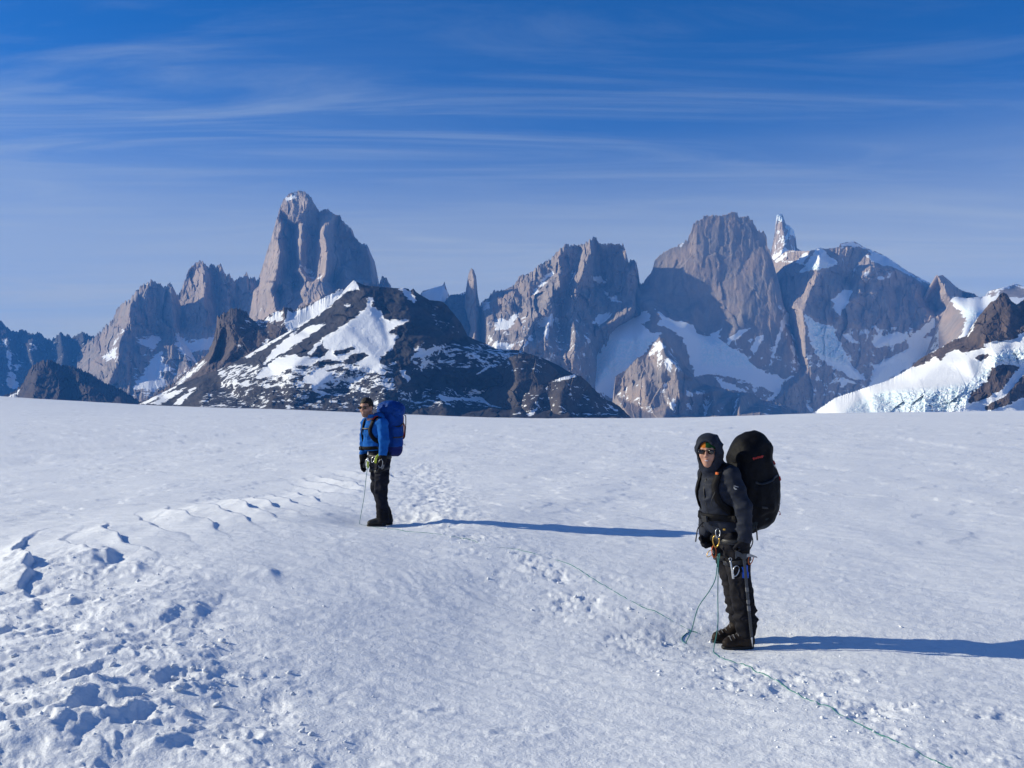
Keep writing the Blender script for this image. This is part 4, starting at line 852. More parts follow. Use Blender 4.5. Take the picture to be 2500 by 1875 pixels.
def tube_np(pts, r, k=8, closed=False):
    pts = np.asarray(pts, float); n = len(pts); r = np.broadcast_to(np.asarray(r, float), (n,))
    T = np.roll(pts, -1, 0) - np.roll(pts, 1, 0) if closed else np.gradient(pts, axis=0)
    T /= np.linalg.norm(T, axis=1)[:, None] + 1e-12
    Nn = np.zeros_like(T); u = np.array([0, 0, 1.]) if abs(T[0][2]) < .9 else np.array([1., 0, 0]); Nn[0] = unit(u - T[0] * (u @ T[0]))
    for i in range(1, n): q = Nn[i - 1] - T[i] * (Nn[i - 1] @ T[i]); Nn[i] = unit(q)
    B = np.cross(T, Nn); a = np.linspace(0, 2 * math.pi, k, endpoint=False)
    Vx = (pts[:, None] + r[:, None, None] * (np.cos(a)[None, :, None] * Nn[:, None] + np.sin(a)[None, :, None] * B[:, None])).reshape(-1, 3)
    i = np.arange(n if closed else n - 1)[:, None]; j = np.arange(k)[None]; i2 = (i + 1) % n; j2 = (j + 1) % k
    Fq = np.stack([i * k + j, i * k + j2, i2 * k + j2, i2 * k + j], -1).reshape(-1, 4)
    if not closed:
        c0 = len(Vx); Vx = np.vstack([Vx, pts[0], pts[-1]]); jj = np.arange(0, k, 2)
        Fq = np.vstack([Fq, np.stack([np.full(len(jj), c0), (jj + 2) % k, (jj + 1) % k, jj], -1), np.stack([np.full(len(jj), c0 + 1), (n - 1) * k + jj, (n - 1) * k + (jj + 1) % k, (n - 1) * k + (jj + 2) % k], -1)])
    return Vx, Fq
def tube(name, pts, r, mat, parent=None, k=8, closed=False, **props):
    return add(name, mesh_np(name, *tube_np(pts, r, k, closed), (mat,), True), parent, **props)
def grad(f, p, e=.004):
    p = np.asarray(p, float); P0 = [p[:, 0], p[:, 1], p[:, 2]]; g = []
    for d in range(3):
        a = [q.copy() for q in P0]; b = [q.copy() for q in P0]; a[d] += e; b[d] -= e; g.append((f(a) - f(b)) / (2 * e))
    return f(P0), np.stack(g, 1)
def snap(f, p, off=0.0, it=8):
    p = np.asarray(p, float).copy()
    for _ in range(it):
        v, g = grad(f, p); p -= ((v - off) / ((g ** 2).sum(1) + 1e-9))[:, None] * g * .9
    _, g = grad(f, p); return p, g / (np.linalg.norm(g, axis=1)[:, None] + 1e-9)
def band(name, f, pts, width, thick, mat, parent=None, off=0.004, n=8, closed=False, snapped=True, nrm=None, **props):
    q = spline(list(pts) + ([pts[0]] if closed else []), n)
    if closed: q = q[:-1]
    if snapped: q, nn = snap(f, q, off)
    else: nn = np.broadcast_to(unit(nrm), q.shape)
    T = np.roll(q, -1, 0) - np.roll(q, 1, 0) if closed else np.gradient(q, axis=0)
    T /= np.linalg.norm(T, axis=1)[:, None] + 1e-9; S = np.cross(nn, T); S /= np.linalg.norm(S, axis=1)[:, None] + 1e-9
    w, t = width / 2, thick / 2
    ring = [S * w * .8 + nn * t, S * w, S * w * .8 - nn * t, -S * w * .8 - nn * t, -S * w, -S * w * .8 + nn * t]
    Vx = np.stack([q + a for a in ring], 1).reshape(-1, 3); m, k = len(q), 6
    i = np.arange(m if closed else m - 1)[:, None]; j = np.arange(k)[None]; i2 = (i + 1) % m; j2 = (j + 1) % k
    Fq = np.stack([i * k + j, i * k + j2, i2 * k + j2, i2 * k + j], -1).reshape(-1, 4)
    if not closed:
        Fq = np.vstack([Fq, [[0, 5, 4, 1], [1, 4, 3, 2]], np.array([[0, 1, 4, 5], [1, 2, 3, 4]]) + (m - 1) * k])
    return add(name, mesh_np(name, Vx, Fq, (mat,), True), parent, **props)
def block(name, c, axes, h, mat, parent=None, bev=.25, **props):
    """small chamfered block"""
    Vx = []; r = min(h) * bev
    for sx in (-1, 1):
        for sy in (-1, 1):
            for sz in (-1, 1):
                for k in range(3):
                    q = [sx * (h[0] - r), sy * (h[1] - r), sz * (h[2] - r)]; q[k] += (sx, sy, sz)[k] * r; Vx.append(world(q, c, axes))
    import bmesh
    bm = bmesh.new()
    for q in Vx: bm.verts.new(q)
    bmesh.ops.convex_hull(bm, input=bm.verts); me = bpy.data.meshes.new(name); bm.to_mesh(me); bm.free(); me.materials.append(mat)
    return add(name, me, parent, **props)

def cloth(name, c, c2=None, rough=.75, sheen=.0, scale=1.0, bump=.35):
    m = NM(name); p = m.pos(True)
    c2 = c2 or tuple(q * .7 for q in c)
    col = m.mix(m.ramp(m.noise(p, 9 * scale, 5, .6), .35, .65), c, c2)
    weave = m.noise(p, 900 * scale, 2, .5); fold = m.noise(p, 22 * scale, 4, .55, .4)
    nb = m.bump(fold, bump, .012); nb = m.bump(weave, .25, .0008, nb)
    return m.done(col, rough, nb, .08)
def plain(name, c, rough=.5, metal=0.0, spec=.4):
    m = NM(name); p = m.pos(True); n = m.noise(p, 40, 3, .6)
    return m.done(m.mix(m.ramp(n, .3, .7, 0, .5), c, tuple(q * .75 for q in c)), rough, m.bump(n, .1, .002), spec, Metallic=metal)
m = NM('skin'); p = m.pos(True)
col = m.mix(m.ramp(m.noise(p, 30, 4, .6), .3, .7), (.40, .20, .135), (.46, .245, .17))
col = m.mix(m.attr('stubble'), col, (.07, .045, .035)); col = m.mix(m.attr('lips'), col, (.36, .13, .10))
M_SKIN = m.done(col, .5, m.bump(m.noise(p, 300, 3, .6), .15, .002), .4, **{'Subsurface Weight': 0.05})
m = NM('hair'); p = m.pos(True)
M_HAIR = m.done(m.mix(m.ramp(m.noise(p, 120, 4, .7), .3, .7), (.010, .008, .007), (.030, .022, .017)), .6, m.bump(m.noise(p, 260, 3, .7), .8, .006), .3)
M_LENS = plain('dark_lens', (.008, .008, .010), .12, 0, .6)
M_BLACK = cloth('black_cloth', (.009, .009, .012), (.015, .015, .019))
M_PANTS1 = cloth('black_trousers', (.008, .009, .016), (.014, .015, .024))
M_PANTS2 = cloth('dark_trousers', (.010, .010, .013), (.018, .017, .020))
M_JBLUE = cloth('blue_fleece', (.012, .115, .40), (.010, .095, .34), .85, bump=.45)
M_JNAVY = cloth('charcoal_shell', (.018, .021, .031), (.026, .030, .043), .6)
M_PBLUE = cloth('blue_pack_fabric', (.008, .058, .27), (.006, .044, .21), .6, bump=.7)
M_PNAVY = cloth('navy_pack_fabric', (.012, .020, .12), (.010, .016, .09), .65)
M_PBLK = cloth('black_pack_fabric', (.0055, .0055, .007), (.009, .009, .011), .6, bump=.6)
M_PGREY = cloth('slate_pack_fabric', (.020, .026, .030), (.028, .035, .040), .6)
M_WEB = plain('black_webbing', (.014, .014, .016), .5)
M_RUBBER = plain('black_rubber', (.010, .010, .010), .6)
M_LEATHER = cloth('boot_leather', (.018, .014, .012), (.035, .026, .020), .5)
M_GREY = plain('grey_palm', (.16, .16, .165), .7)
M_STEEL = plain('steel', (.30, .31, .33), .35, .9)
M_DSTEEL = plain('dark_steel', (.07, .075, .085), .4, .7)
M_GOLD = plain('gold_anodised', (.75, .45, .10), .3, .9)
M_SILVER = plain('silver_anodised', (.62, .63, .64), .3, .9)
M_RED = plain('red_webbing', (.42, .020, .015), .6)
M_ORANGE = plain('orange_cord', (.60, .12, .02), .65)
M_LIME = plain('lime_webbing', (.50, .60, .04), .6)
M_YEL = plain('yellow_web', (.65, .48, .04), .6)
M_BLUEM = plain('blue_anodised', (.01, .08, .50), .35, .5)
M_WHITE = plain('white_print', (.62, .64, .66), .7)
m = NM('beanie_knit'); p = m.pos(True)
bn = m.math('ADD', m.attr('panel'), m.math('MULTIPLY', m.math('SUBTRACT', m.noise(p, 60, 2, .5), .5), .1))
knit = m.n('ShaderNodeTexWave', wave_type='BANDS', bands_direction='X'); knit.inputs['Scale'].default_value = 90; m.l(p, knit.inputs[0])
M_BEANIE = m.done(m.mix(m.ramp(bn, .48, .52), (.42, .13, .02), (.010, .06, .018)), .9, m.bump(knit.outputs['Fac'], .3, .003), .1)
m = NM('rope_sheath'); p = m.pos(True)
wv = m.n('ShaderNodeTexWave', wave_type='BANDS', bands_direction='DIAGONAL'); wv.inputs['Scale'].default_value = 60; wv.inputs['Distortion'].default_value = 2; m.l(p, wv.inputs[0])
M_ROPE = m.done(m.mix(m.ramp(wv.outputs['Fac'], .3, .7), (.035, .16, .15), (.06, .22, .20)), .7, m.bump(wv.outputs['Fac'], .5, .002), .2)

# ------------------------------------------------------------------ people
def head_sdf(c, fr, neck_to=None, nr=.055):
    def f(p):
        q = local(p, c, fr); s = np.abs(q[0]); qs = [s, q[1], q[2]]
        d = ell(q, (0, -.012, .025), (.076, .096, .100))
        d = smin(d, ell(q, (0, .022, -.045), (.060, .070, .075)), .03)
        d = smin(d, ell(q, (0, .062, -.098), (.026, .024, .022)), .03)
        d = smin(d, ell(qs, (.040, .062, -.022), (.024, .022, .026)), .02)
        d = smin(d, cap(qs, (0, .083, .036), (.045, .072, .034), .012, .010), .018)
        d = smax(d, -ell(qs, (.033, .102, .010), (.020, .016, .014)), .012)
        d = smin(d, cap(q, (0, .090, .022), (0, .112, -.022), .008, .0125), .010)
        d = smin(d, ell(qs, (.012, .098, -.026), (.009, .011, .008)), .008)
        d = smin(d, cap(qs, (0, .094, -.056), (.018, .086, -.058), .0065, .004), .007)
        d = smin(d, cap(qs, (0, .091, -.068), (.014, .085, -.067), .007, .004), .007)
        d = smin(d, ell(qs, (.078, -.004, -.004), (.010, .022, .032)), .008)
        if neck_to is not None:
            d = smin(d, cap(p, world((0, -.015, -.06), c, fr), neck_to, nr, nr + .01), .03)
        return d
    return f
def hand_sdf(w, d, n, side, curl, spread=.018, L=1.0):
    """hand at wrist w, pointing along d, palm normal n (towards the palm), thumb on the +side direction; curl in radians per joint"""
    d = unit(d); n = unit(n - d * (n @ d)); s = np.cross(d, n) * side
    parts = []
    palm0, palm1 = w + d * .015, w + d * .088 * L
    def f(p):
        q = local(p, w + d * .055 * L, (s, n, d))
        v = rbox(q, (0, 0, 0), (.043, .016, .050 * L), .015)
        v = smin(v, cap(p, w - d * .02, w + d * .02, .030, .030), .02)
        for i, (o, ln) in enumerate(((.033, .070), (.011, .080), (-.011, .075), (-.032, .058))):
            a = w + d * (.098 - .006 * abs(i - 1)) * L + s * o; ang = 0.0; dd = d + s * (o * 1.2)
            for j, fr_ in enumerate((.45, .30, .25)):
                ang += curl * (0.8 if j == 0 else 1.0)
                dd = unit(d * math.cos(ang) + n * math.sin(ang) + s * o * spread * 30)
                b = a + dd * ln * fr_ * L
                v = smin(v, cap(p, a, b, .0115 - .0008 * j, .0108 - .001 * j), .004); a = b
        t0 = w + d * .03 * L + s * .036; t1 = t0 + unit(d * .7 + s * .6 + n * .35) * .040; t2 = t1 + unit(d * .85 + s * .05 + n * (.3 + curl * .4)) * .034
        v = smin(v, cap(p, t0, t1, .0155, .0130), .010); v = smin(v, cap(p, t1, t2, .0130, .0105), .006)
        return v
    return f
def boot_sdf(heel, toe, ank, lift=0.0):
    """boot upper standing on z = heel[2]"""
    f_ = unit(toe - heel); Lb = np.linalg.norm(toe - heel); s = unit(np.cross(f_, (0, 0, 1)))
    def up(p):
        a = heel + f_ * .055 + V3(0, 0, .060); b = heel + f_ * (Lb - .055) + V3(0, 0, .045)
        v = smin(cap(p, a, b, .050, .043), cap(p, heel + f_ * .06 + V3(0, 0, .06), ank, .052, .062), .035)
        v = smin(v, cap(p, heel + f_ * .10 + V3(0, 0, .085), heel + f_ * (Lb - .09) + V3(0, 0, .055), .045, .040), .03)
        return smax(v, (heel[2] + .022) - p[2], .008)
    def sole(p):
        a = heel + f_ * .050; b = heel + f_ * (Lb - .052)
        x, y = p[0] - a[0], p[1] - a[1]; ln = np.linalg.norm(b - a); t = np.clip((x * f_[0] + y * f_[1]) / ln, 0, 1)
        dd = np.sqrt((x - t * ln * f_[0]) ** 2 + (y - t * ln * f_[1]) ** 2) - (.047 + .006 * np.sin(t * 3.1))
        u = x * f_[0] + y * f_[1]
        zz = np.abs(p[2] - (heel[2] + .013)) - .013
        tread = .004 * (np.sin(u * 230) > .2) * (p[2] < heel[2] + .009)
        return smax(dd + tread, zz, .006)
    return up, sole
def glasses(c, fr, parent, name='sunglasses'):
    def f(p):
        q = local(p, c, fr); qs = [np.abs(q[0]), q[1], q[2]]
        v = cap(qs, (.064, .076, .018), (.082, -.005, .012), .0042, .0036)
        v = np.minimum(v, cap(qs, (0, .104, .020), (.030, .106, .026), .0045, .0045)); v = np.minimum(v, cap(qs, (.030, .106, .026), (.066, .078, .022), .0045, .005))
        return v
    lo = np.array(c) - .13; hi = np.array(c) + .13
    g = solid(name, f, lo, hi, .0036, M_WEB, parent, sm=1)
    for sd_ in (-1, 1):
        def fl(p, sd_=sd_):
            q = local(p, c, fr); x, y, z = q[0] * sd_ - .036, q[1] - .094, q[2] - .010
            ang = R(-28); x2, y2 = x * math.cos(ang) - y * math.sin(ang), x * math.sin(ang) + y * math.cos(ang)
            return smax(ell([x2, y2, z], (0, 0, 0), (.034, .0095, .021)), z - .017, .004)
        solid('lens', fl, lo, hi, .0034, M_LENS, g, sm=1)
    return g
def wrinkle(scale, amp, aniso=(1, 1, 1), seed=0, rid=True):
    def w(p):
        a = noise3(p[0] / scale * aniso[0], p[1] / scale * aniso[1], p[2] / scale * aniso[2], seed)
        b = noise3(p[0] / scale * 2.3 * aniso[0] + 9, p[1] / scale * 2.3 * aniso[1], p[2] / scale * 2.3 * aniso[2], seed + 1)
        return -amp * ((1 - 2 * np.abs(a)) if rid else a) - amp * .45 * b
    return w
def pers(name, x, y, label):
    o = add(name, None); o.location = (x, y, float(ground(np.array([x]), np.array([y]))[0])); o['label'] = label; o['category'] = 'person'; return o
def thing(name, loc, label, cat, **k):
    o = add(name, None, label=label, category=cat, **k); o.location = loc; return o

def rebase(root, base):
    """put a thing's origin at its own base"""
    root.location = Vector(root.location) + Vector(base)
    for ch in root.children: ch.location = Vector(ch.location) - Vector(base)

# ---- the near climber: charcoal shell, black pack
def near_climber():
    pr = pers('person', FEET[1][0], FEET[1][1] - .05, 'climber in charcoal hooded jacket and dark trousers, nearer to the camera')
    loc = pr.location.copy()
    tf = V3(-.87, -.48, 0); tl = V3(.48, -.87, 0); hf = unit(V3(-.42, -.90, -.05))
    cy_ = .10
    hc = V3(-.213, .02, 1.615); hfr = frame(hf)
    nk = V3(-.135, .075, 1.455)
    shL, shR = V3(-.045, -.045, 1.425), V3(-.185, .235, 1.415)
    elL, wrL = V3(.035, -.115, 1.175), V3(.045, -.12, .925)
    elR, wrR = V3(-.155, .30, 1.165), V3(-.205, .19, .93)
    hipL, hipR = V3(-.002, .015, .88), V3(-.062, .185, .88)
    knL, anL = V3(.052, -.005, .45), V3(.090, .00, .10)
    knR, anR = V3(.036, .185, .46), V3(.078, .20, .10)
    ch, be, pv = V3(-.110, .09, 1.29), V3(-.090, .10, 1.09), V3(-.025, .10, .92)
    # body
    hd = head_sdf(hc, hfr, nk)
    def body(p):
        d = hd(p)
        d = smin(d, chain(p, [nk, ch, be, pv], [.06, .115, .105, .11]), .04)
        d = smin(d, chain(p, [nk, shL, elL, wrL, wrL + V3(0, 0, -.03)], [.05, .05, .038, .028, .028]), .02)
        d = smin(d, chain(p, [nk, shR, elR, wrR, wrR + V3(0, 0, -.03)], [.05, .05, .038, .028, .028]), .02)
        d = smin(d, chain(p, [pv, hipL, knL, anL], [.09, .08, .052, .036]), .03)
        d = smin(d, chain(p, [pv, hipR, knR, anR], [.09, .08, .052, .036]), .03)
        return d
    def lips(Vx):
        q = local(Vx.T, hc, hfr); return np.clip(1.4 - np.sqrt((q[0] / .020) ** 2 + ((q[2] + .062) / .011) ** 2), 0, 1) * (q[1] > .05)
    solid('body', body, (-.36, -.20, .03), (.2, .40, 1.76), .0068, M_SKIN, pr, attrs={'stubble': lambda Vx: np.zeros(len(Vx)), 'lips': lips})
    # open mouth with teeth
    def teeth(p):
        q = local(p, hc, hfr); return ell(q, (0, .0935, -.0625), (.016, .006, .0045))
    solid('teeth', teeth, hc - .13, hc + .13, .003, M_WHITE, pr, sm=0)
    # beanie
    def beanie(p):
        q = local(p, hc, hfr)
        d = ell(q, (0, -.012, .030), (.085, .105, .106)); d = np.maximum(d, -ell(q, (0, -.012, .026), (.078, .097, .099)))
        return smax(d, .030 - .02 * np.clip(q[1], -1, .2) * 0 - q[2], .006)
    def panel(Vx):
        q = local(Vx.T, hc, hfr); return np.clip(.5 - (q[0] - .008) * 12, 0, 1)
    bo = solid('beanie', beanie, hc - .15, hc + .17, .005, M_BEANIE, pr, attrs={'panel': panel})
    glasses(hc, hfr, pr)
    # jacket with hood
    def torso(p):
        d = chain(p, [nk + V3(.02, .01, -.06), ch, be, pv + V3(0, 0, .09)], [.105, .150, .140, .150], .06)
        q = local(p, be, (tl, tf, V3(0, 0, 1)))
        d = smin(d, ell(local(p, ch + V3(-.01, 0, .0), (tl, tf, V3(0, 0, 1))), (0, 0, 0), (.185, .125, .20)), .05)
        d = smin(d, ell(local(p, pv + V3(-.02, 0, .10), (tl, tf, V3(0, 0, 1))), (0, 0, 0), (.175, .135, .12)), .04)
        d = smin(d, cap(p, shL, shR, .072, .07), .05)
        return d
    def sleeves(p):
        a = chain(p, [shL, elL, wrL], [.076, .066, .054], .03); b = chain(p, [shR, elR, wrR], [.076, .066, .054], .03)
        return np.minimum(a, b)
    def hood(p):
        q = local(p, hc, hfr)
        d = ell(q, (0, -.022, .020), (.112, .128, .138))
        d = smin(d, cap(p, world((0, -.035, -.09), hc, hfr), nk + V3(.01, .01, -.02), .095, .10), .05)
        hole = ell(q, (.006, .13, -.010), (.082, .15, .116))
        d = smax(d, -hole, .012)
        d = smax(d, -ell(q, (0, -.02, .018), (.094, .112, .120)), .006)
        return d
    def jacket(p):
        d = smin(torso(p), sleeves(p), .022); d = smin(d, hood(p), .025)
        d = smax(d, .930 + .012 * np.sin(p[0] * 30) - p[2] - .10 * (np.sqrt((p[0] - wrL[0]) ** 2 + (p[1] - wrL[1]) ** 2) < .068) - .10 * (np.sqrt((p[0] - wrR[0]) ** 2 + (p[1] - wrR[1]) ** 2) < .068), .008)
        d = np.maximum(d, -ell(local(p, hc, hfr), (0, -.01, .02), (.088, .106, .112)))
        return d
    wj = wrinkle(.095, .0085, (1, 1, 1.5), 3)
    jk = solid('jacket', jacket, (-.37, -.23, .86), (.17, .42, 1.79), .0068, M_JNAVY, pr, wr=wj)
    # zip, cuff, sleeve print
    band('zip', torso, [world((.0, .2, z), V3(ch[0] + o, ch[1], 0), (tl, tf, V3(0, 0, 1))) for z, o in ((1.42, -.02), (1.3, 0), (1.15, .02), (1.02, .03))], .012, .006, M_WEB, jk, .002)
    slv = lambda p: chain(p, [shL, elL, wrL], [.076, .066, .054], .03)
    for i, (z, x0, x1) in enumerate(((1.355, -.075, -.012), (1.338, -.078, -.055), (1.333, -.048, -.040), (1.328, -.066, -.020))):
        band('sleeve_print', slv, [V3(x0, -.20, z), V3((x0 + x1) / 2, -.20, z + .001), V3(x1, -.20, z - .002)], .004 if i != 1 else .006, .002, M_WHITE, jk, .005)
    # trousers
    def trousers(p):
        a = chain(p, [pv, hipL, knL, anL + V3(0, 0, .04)], [.130, .108, .078, .074], .04); b = chain(p, [pv + V3(0, .02, 0), hipR, knR, anR + V3(0, 0, .04)], [.125, .104, .078, .072], .04)
        d = smin(a, b, .02); d = smin(d, cap(p, knL + V3(.02, 0, -.08), anL + V3(.0, 0, .14), .082, .083), .03)
        return smax(smax(d, p[2] - 1.0, .01), .085 - p[2], .01)
    wt = lambda p: wrinkle(.085, .0105, (1, 1, 1.5), 21)(p) + .009 * np.sin(p[2] * 70 + 3 * noise3(p[0] * 9, p[1] * 9, p[2] * 6, 5)) * np.clip(1 - np.abs(p[2] - .26) / .16, 0, 1)
    solid('trousers', trousers, (-.22, -.16, .07), (.23, .36, 1.02), .0068, M_PANTS2, pr, wr=wt)
    # boots
    for heel, toe, ank in ((V3(.155, .0, .0), V3(-.125, -.03, .0), anL + V3(0, 0, .07)), (V3(.10, .20, .0), V3(-.165, .16, .0), anR + V3(-.01, 0, .07))):
        up, so = boot_sdf(heel, toe, ank)
        b = solid('boot', up, np.minimum(heel, toe) - V3(.08, .09, .01), np.maximum(heel, toe) + V3(.08, .09, .22), .006, M_LEATHER, pr, wr=wrinkle(.05, .003, (1, 1, 1), 31))
        solid('sole', so, np.minimum(heel, toe) - V3(.08, .09, .01), np.maximum(heel, toe) + V3(.08, .09, .04), .005, M_RUBBER, b, sm=0)
        f_ = unit(toe - heel)
        for k in range(4):
            c = heel + f_ * (.115 + .030 * k) + V3(0, 0, .135 - .020 * k); s_ = unit(np.cross(f_, (0, 0, 1)))
            q, _ = snap(up, np.array([c - s_ * .04, c - s_ * .02 + f_ * .006 + V3(0, 0, .02), c + V3(0, 0, .03), c + s_ * .02 + f_ * .006 + V3(0, 0, .02), c + s_ * .04]), .003)
            tube('lace', spline(q, 4), .0032, M_GREY, b, 6)
    # gloves
    for w, d, n, side, curl, nm in ((wrL + V3(0, 0, -.01), V3(-.12, .02, -1), V3(-.5, .85, 0), -1, .95, 'glove'), (wrR + V3(0, 0, -.01), V3(-.08, -.28, -1), V3(-.3, .6, -.1) * -1, 1, .9, 'glove')):
        hs = hand_sdf(w, d, n, side, curl, L=.95)
        f = lambda p, hs=hs, w=w: smin(hs(p) - .003, cap(p, w + V3(0, 0, .05), w + V3(0, 0, -.02), .046, .042), .015)
        solid(nm, f, w - V3(.13, .13, .20), w + V3(.13, .13, .08), .0045, M_BLACK, pr, wr=wrinkle(.03, .0015, seed=8))
    # harness
    bodyt = lambda p: smin(trousers(p), torso(p), .01)
    hn = band('harness', trousers, [pv + V3(.19 * math.cos(a), .19 * math.sin(a), .0) + V3(0, 0, -.035) for a in np.linspace(0, 2 * math.pi, 12, endpoint=False)], .045, .010, M_WEB, pr, .008, closed=True)
    tL = lambda p: chain(p, [hipL, knL], [.110, .086], .04); tR = lambda p: chain(p, [hipR, knR], [.108, .086], .04)
    for t_, hc_ in ((tL, hipL), (tR, hipR)):
        band('leg_loop', t_, [hc_ + V3(.16 * math.cos(a), .16 * math.sin(a), -.16 + .03 * math.cos(a)) for a in np.linspace(0, 2 * math.pi, 10, endpoint=False)], .04, .009, M_WEB, hn, .010, closed=True)
    band('gear_loop', trousers, [V3(-.16, .0, .90), V3(-.10, -.10, .88), V3(0, -.12, .87), V3(.1, -.06, .89)], .012, .010, M_WEB, hn, .015)

    # ---- backpack
    bk = thing('backpack', loc, 'tall black rucksack on the back of the climber in the charcoal hood', 'backpack')
    bdir = unit(V3(.87, .48, 0)); up_ = unit(V3(-.20, -.10, 1)); ldir = unit(np.cross(up_, bdir)) * -1
    pc = V3(.190, .250, 1.345)
    fr = (bdir, ldir, up_)
    def pack(p):
        q = local(p, pc, fr); t = np.clip(q[2] / .40, -1, 1)
        w = 1 - .16 * np.clip(-t - .3, 0, 1) - .10 * np.clip(t, 0, 1)
        d = rbox([q[0] / w + .02 * np.cos(t * 1.4) - .015, q[1] / w, q[2] + .03], (0, 0, 0), (.182, .158, .365), .10)
        d = smin(d, ell(q, (.135, 0, -.13), (.155, .155, .27)), .07)
        d = smin(d, rbox(q, (.02, -.15, -.12), (.09, .03, .13), .028), .02)     # side pocket
        d = smin(d, rbox(q, (.02, .15, -.12), (.09, .03, .13), .028), .02)
        return smax(d, -(torso(p) - .004), .01)
    lidf = lambda p: (lambda q: smin(ell(q, (-.012, 0, .275), (.166, .155, .150)), rbox(q, (-.02, 0, .24), (.15, .145, .08), .07), .04))(local(p, pc, fr))
    def packb(p): return smax(pack(p), -(lidf(p) + .002), .006)
    wp = wrinkle(.14, .013, (1, 1, .8), 41)
    solid('pack_body', packb, (-.16, -.12, .90), (.46, .56, 1.75), .0085, M_PBLK, bk, wr=wp)
    lid = solid('lid', lambda p: smax(lidf(p), -(hood(p) - .004), .008), (-.16, -.12, 1.40), (.40, .50, 1.86), .0075, M_PBLK, bk, wr=wrinkle(.09, .006, (1, 1, 1), 43))
    allp = lambda p: np.minimum(pack(p), lidf(p))
    # bottom panel
    solid('base_panel', lambda p: smax(pack(p) - .006, local(p, pc, fr)[2] + .285, .006), (-.16, -.12, .88), (.46, .56, 1.16), .008, M_PGREY, bk)
    Q = lambda a, b, c: world((a, b, c), pc, fr)
    # front logo, red, broken strokes
    for i, (a0, a1) in enumerate(((-.075, -.058), (-.05, -.030), (-.024, -.012), (-.004, .014), (.020, .042))):
        band('logo', lidf, [Q(a0, .20, .205 + .003 * i), Q((a0 + a1) / 2, .20, .212 + .003 * i), Q(a1, .20, .207 + .003 * i)], .016 if i % 2 else .022, .002, M_RED, lid, .006)
    for s in (-1, 1):
        band('compression_strap', allp, [Q(-.1, s * .22, .02), Q(.0, s * .24, .03), Q(.12, s * .2, .05), Q(.2, s * .08, .06)], .018, .004, M_WEB, bk, .006)
        band('compression_strap', allp, [Q(-.1, s * .22, -.20), Q(.0, s * .25, -.21), Q(.12, s * .22, -.20), Q(.2, s * .08, -.19)], .018, .004, M_WEB, bk, .006)
    band('lid_strap', allp, [Q(.12, .06, .33), Q(.18, .07, .25), Q(.2, .07, .15), Q(.2, .07, 0)], .02, .004, M_WEB, bk, .006)
    for q, mt in ((Q(.185, .06, .145), M_RED), (Q(.19, .09, .02), M_RED), (Q(.215, .06, -.225), M_RED), (Q(.20, .06, -.29), M_RED)):
        s_, n_ = snap(allp, np.array([q]), .008); block('buckle', s_[0], frame(n_[0]), (.014, .008, .018), mt, bk)
    tube('daisy_loop', spline([Q(.19, .05, .17), Q(.225, .05, .175), Q(.235, .05, .165), Q(.20, .05, .155)], 5), .004, M_YEL, bk, 6)
    tube('pull_cord', spline([Q(.195, .08, .03), Q(.235, .08, .02), Q(.25, .08, -.02), Q(.262, .08, -.045), Q(.25, .08, -.05)], 5), .0028, M_WEB, bk, 6)
    tube('pull_cord', spline([Q(.205, .05, -.25), Q(.235, .05, -.275), Q(.225, .05, -.30), Q(.24, .05, -.29)], 5), .003, M_RED, bk, 6)
    tube('hanging_strap', spline([V3(.175, .02, 1.01), V3(.182, .015, .95), V3(.186, .015, .885)], 5), .006, M_WEB, bk, 6)
    tube('hanging_strap', spline([V3(.115, .04, .98), V3(.145, .02, .91), V3(.148, .02, .86), V3(.12, .02, .80), V3(.11, .02, .775)], 5), .005, M_WEB, bk, 6)
    # shoulder straps, sternum strap, hip belt
    fj = lambda p: smin(torso(p), sleeves(p), .022)
    ax = (tl, tf, V3(0, 0, 1))
    for s, nm in ((1, 'shoulder_strap'), (-1, 'shoulder_strap')):
        C = lambda l, f, z: world((l, f, 0), V3(ch[0], ch[1], z), ax)
        pts = [C(s * .10, -.14, 1.44), C(s * .105, -.05, 1.54), C(s * .105, .06, 1.52), C(s * .12, .16, 1.40), C(s * .135, .18, 1.30), C(s * .15, .13, 1.20), C(s * .18, .02, 1.13)]
        st = band(nm, torso, pts, .062, .018, M_PBLK, bk, .014, n=6)
        if s == 1:
            block('buckle', C(.115, .128, 1.445), frame(tf), (.014, .008, .010), M_ORANGE, st)
            tube('strap_tail', spline([C(.13, .16, 1.30), C(.12, .185, 1.24), C(.11, .185, 1.21), C(.115, .18, 1.18)], 5), .004, M_WEB, st, 6)
    hb = band('hip_belt', fj, [world((.23 * math.cos(a), .20 * math.sin(a), 0), be + V3(0, 0, -.015), ax) for a in np.linspace(-.9, math.pi + .9, 12)], .055, .014, M_PBLK, bk, .009)
    q, n_ = snap(torso, np.array([be + tf * .2 + V3(0, 0, -.03)]), .028); block('buckle', q[0], frame(n_[0]), (.030, .010, .026), M_WEB, hb)
    q, n_ = snap(torso, np.array([be + tf * .13 + tl * .16 + V3(0, 0, -.12)]), .012); block('clip', q[0], frame(n_[0]), (.010, .005, .007), M_GOLD, hb)
    tube('belt_tail', spline([be + tf * .17 + V3(-.01, .02, -.05), be + tf * .20 + V3(-.04, 0, -.10), be + tf * .20 + V3(-.055, 0, -.17), be + tf * .20 + V3(-.062, 0, -.215)], 5), .0055, M_WEB, hb, 6)
    rebase(bk, (.165, .235, .955))
    return pr, loc, dict(wrL=wrL, wrR=wrR, pv=pv)
P2, P2L, J2 = near_climber()

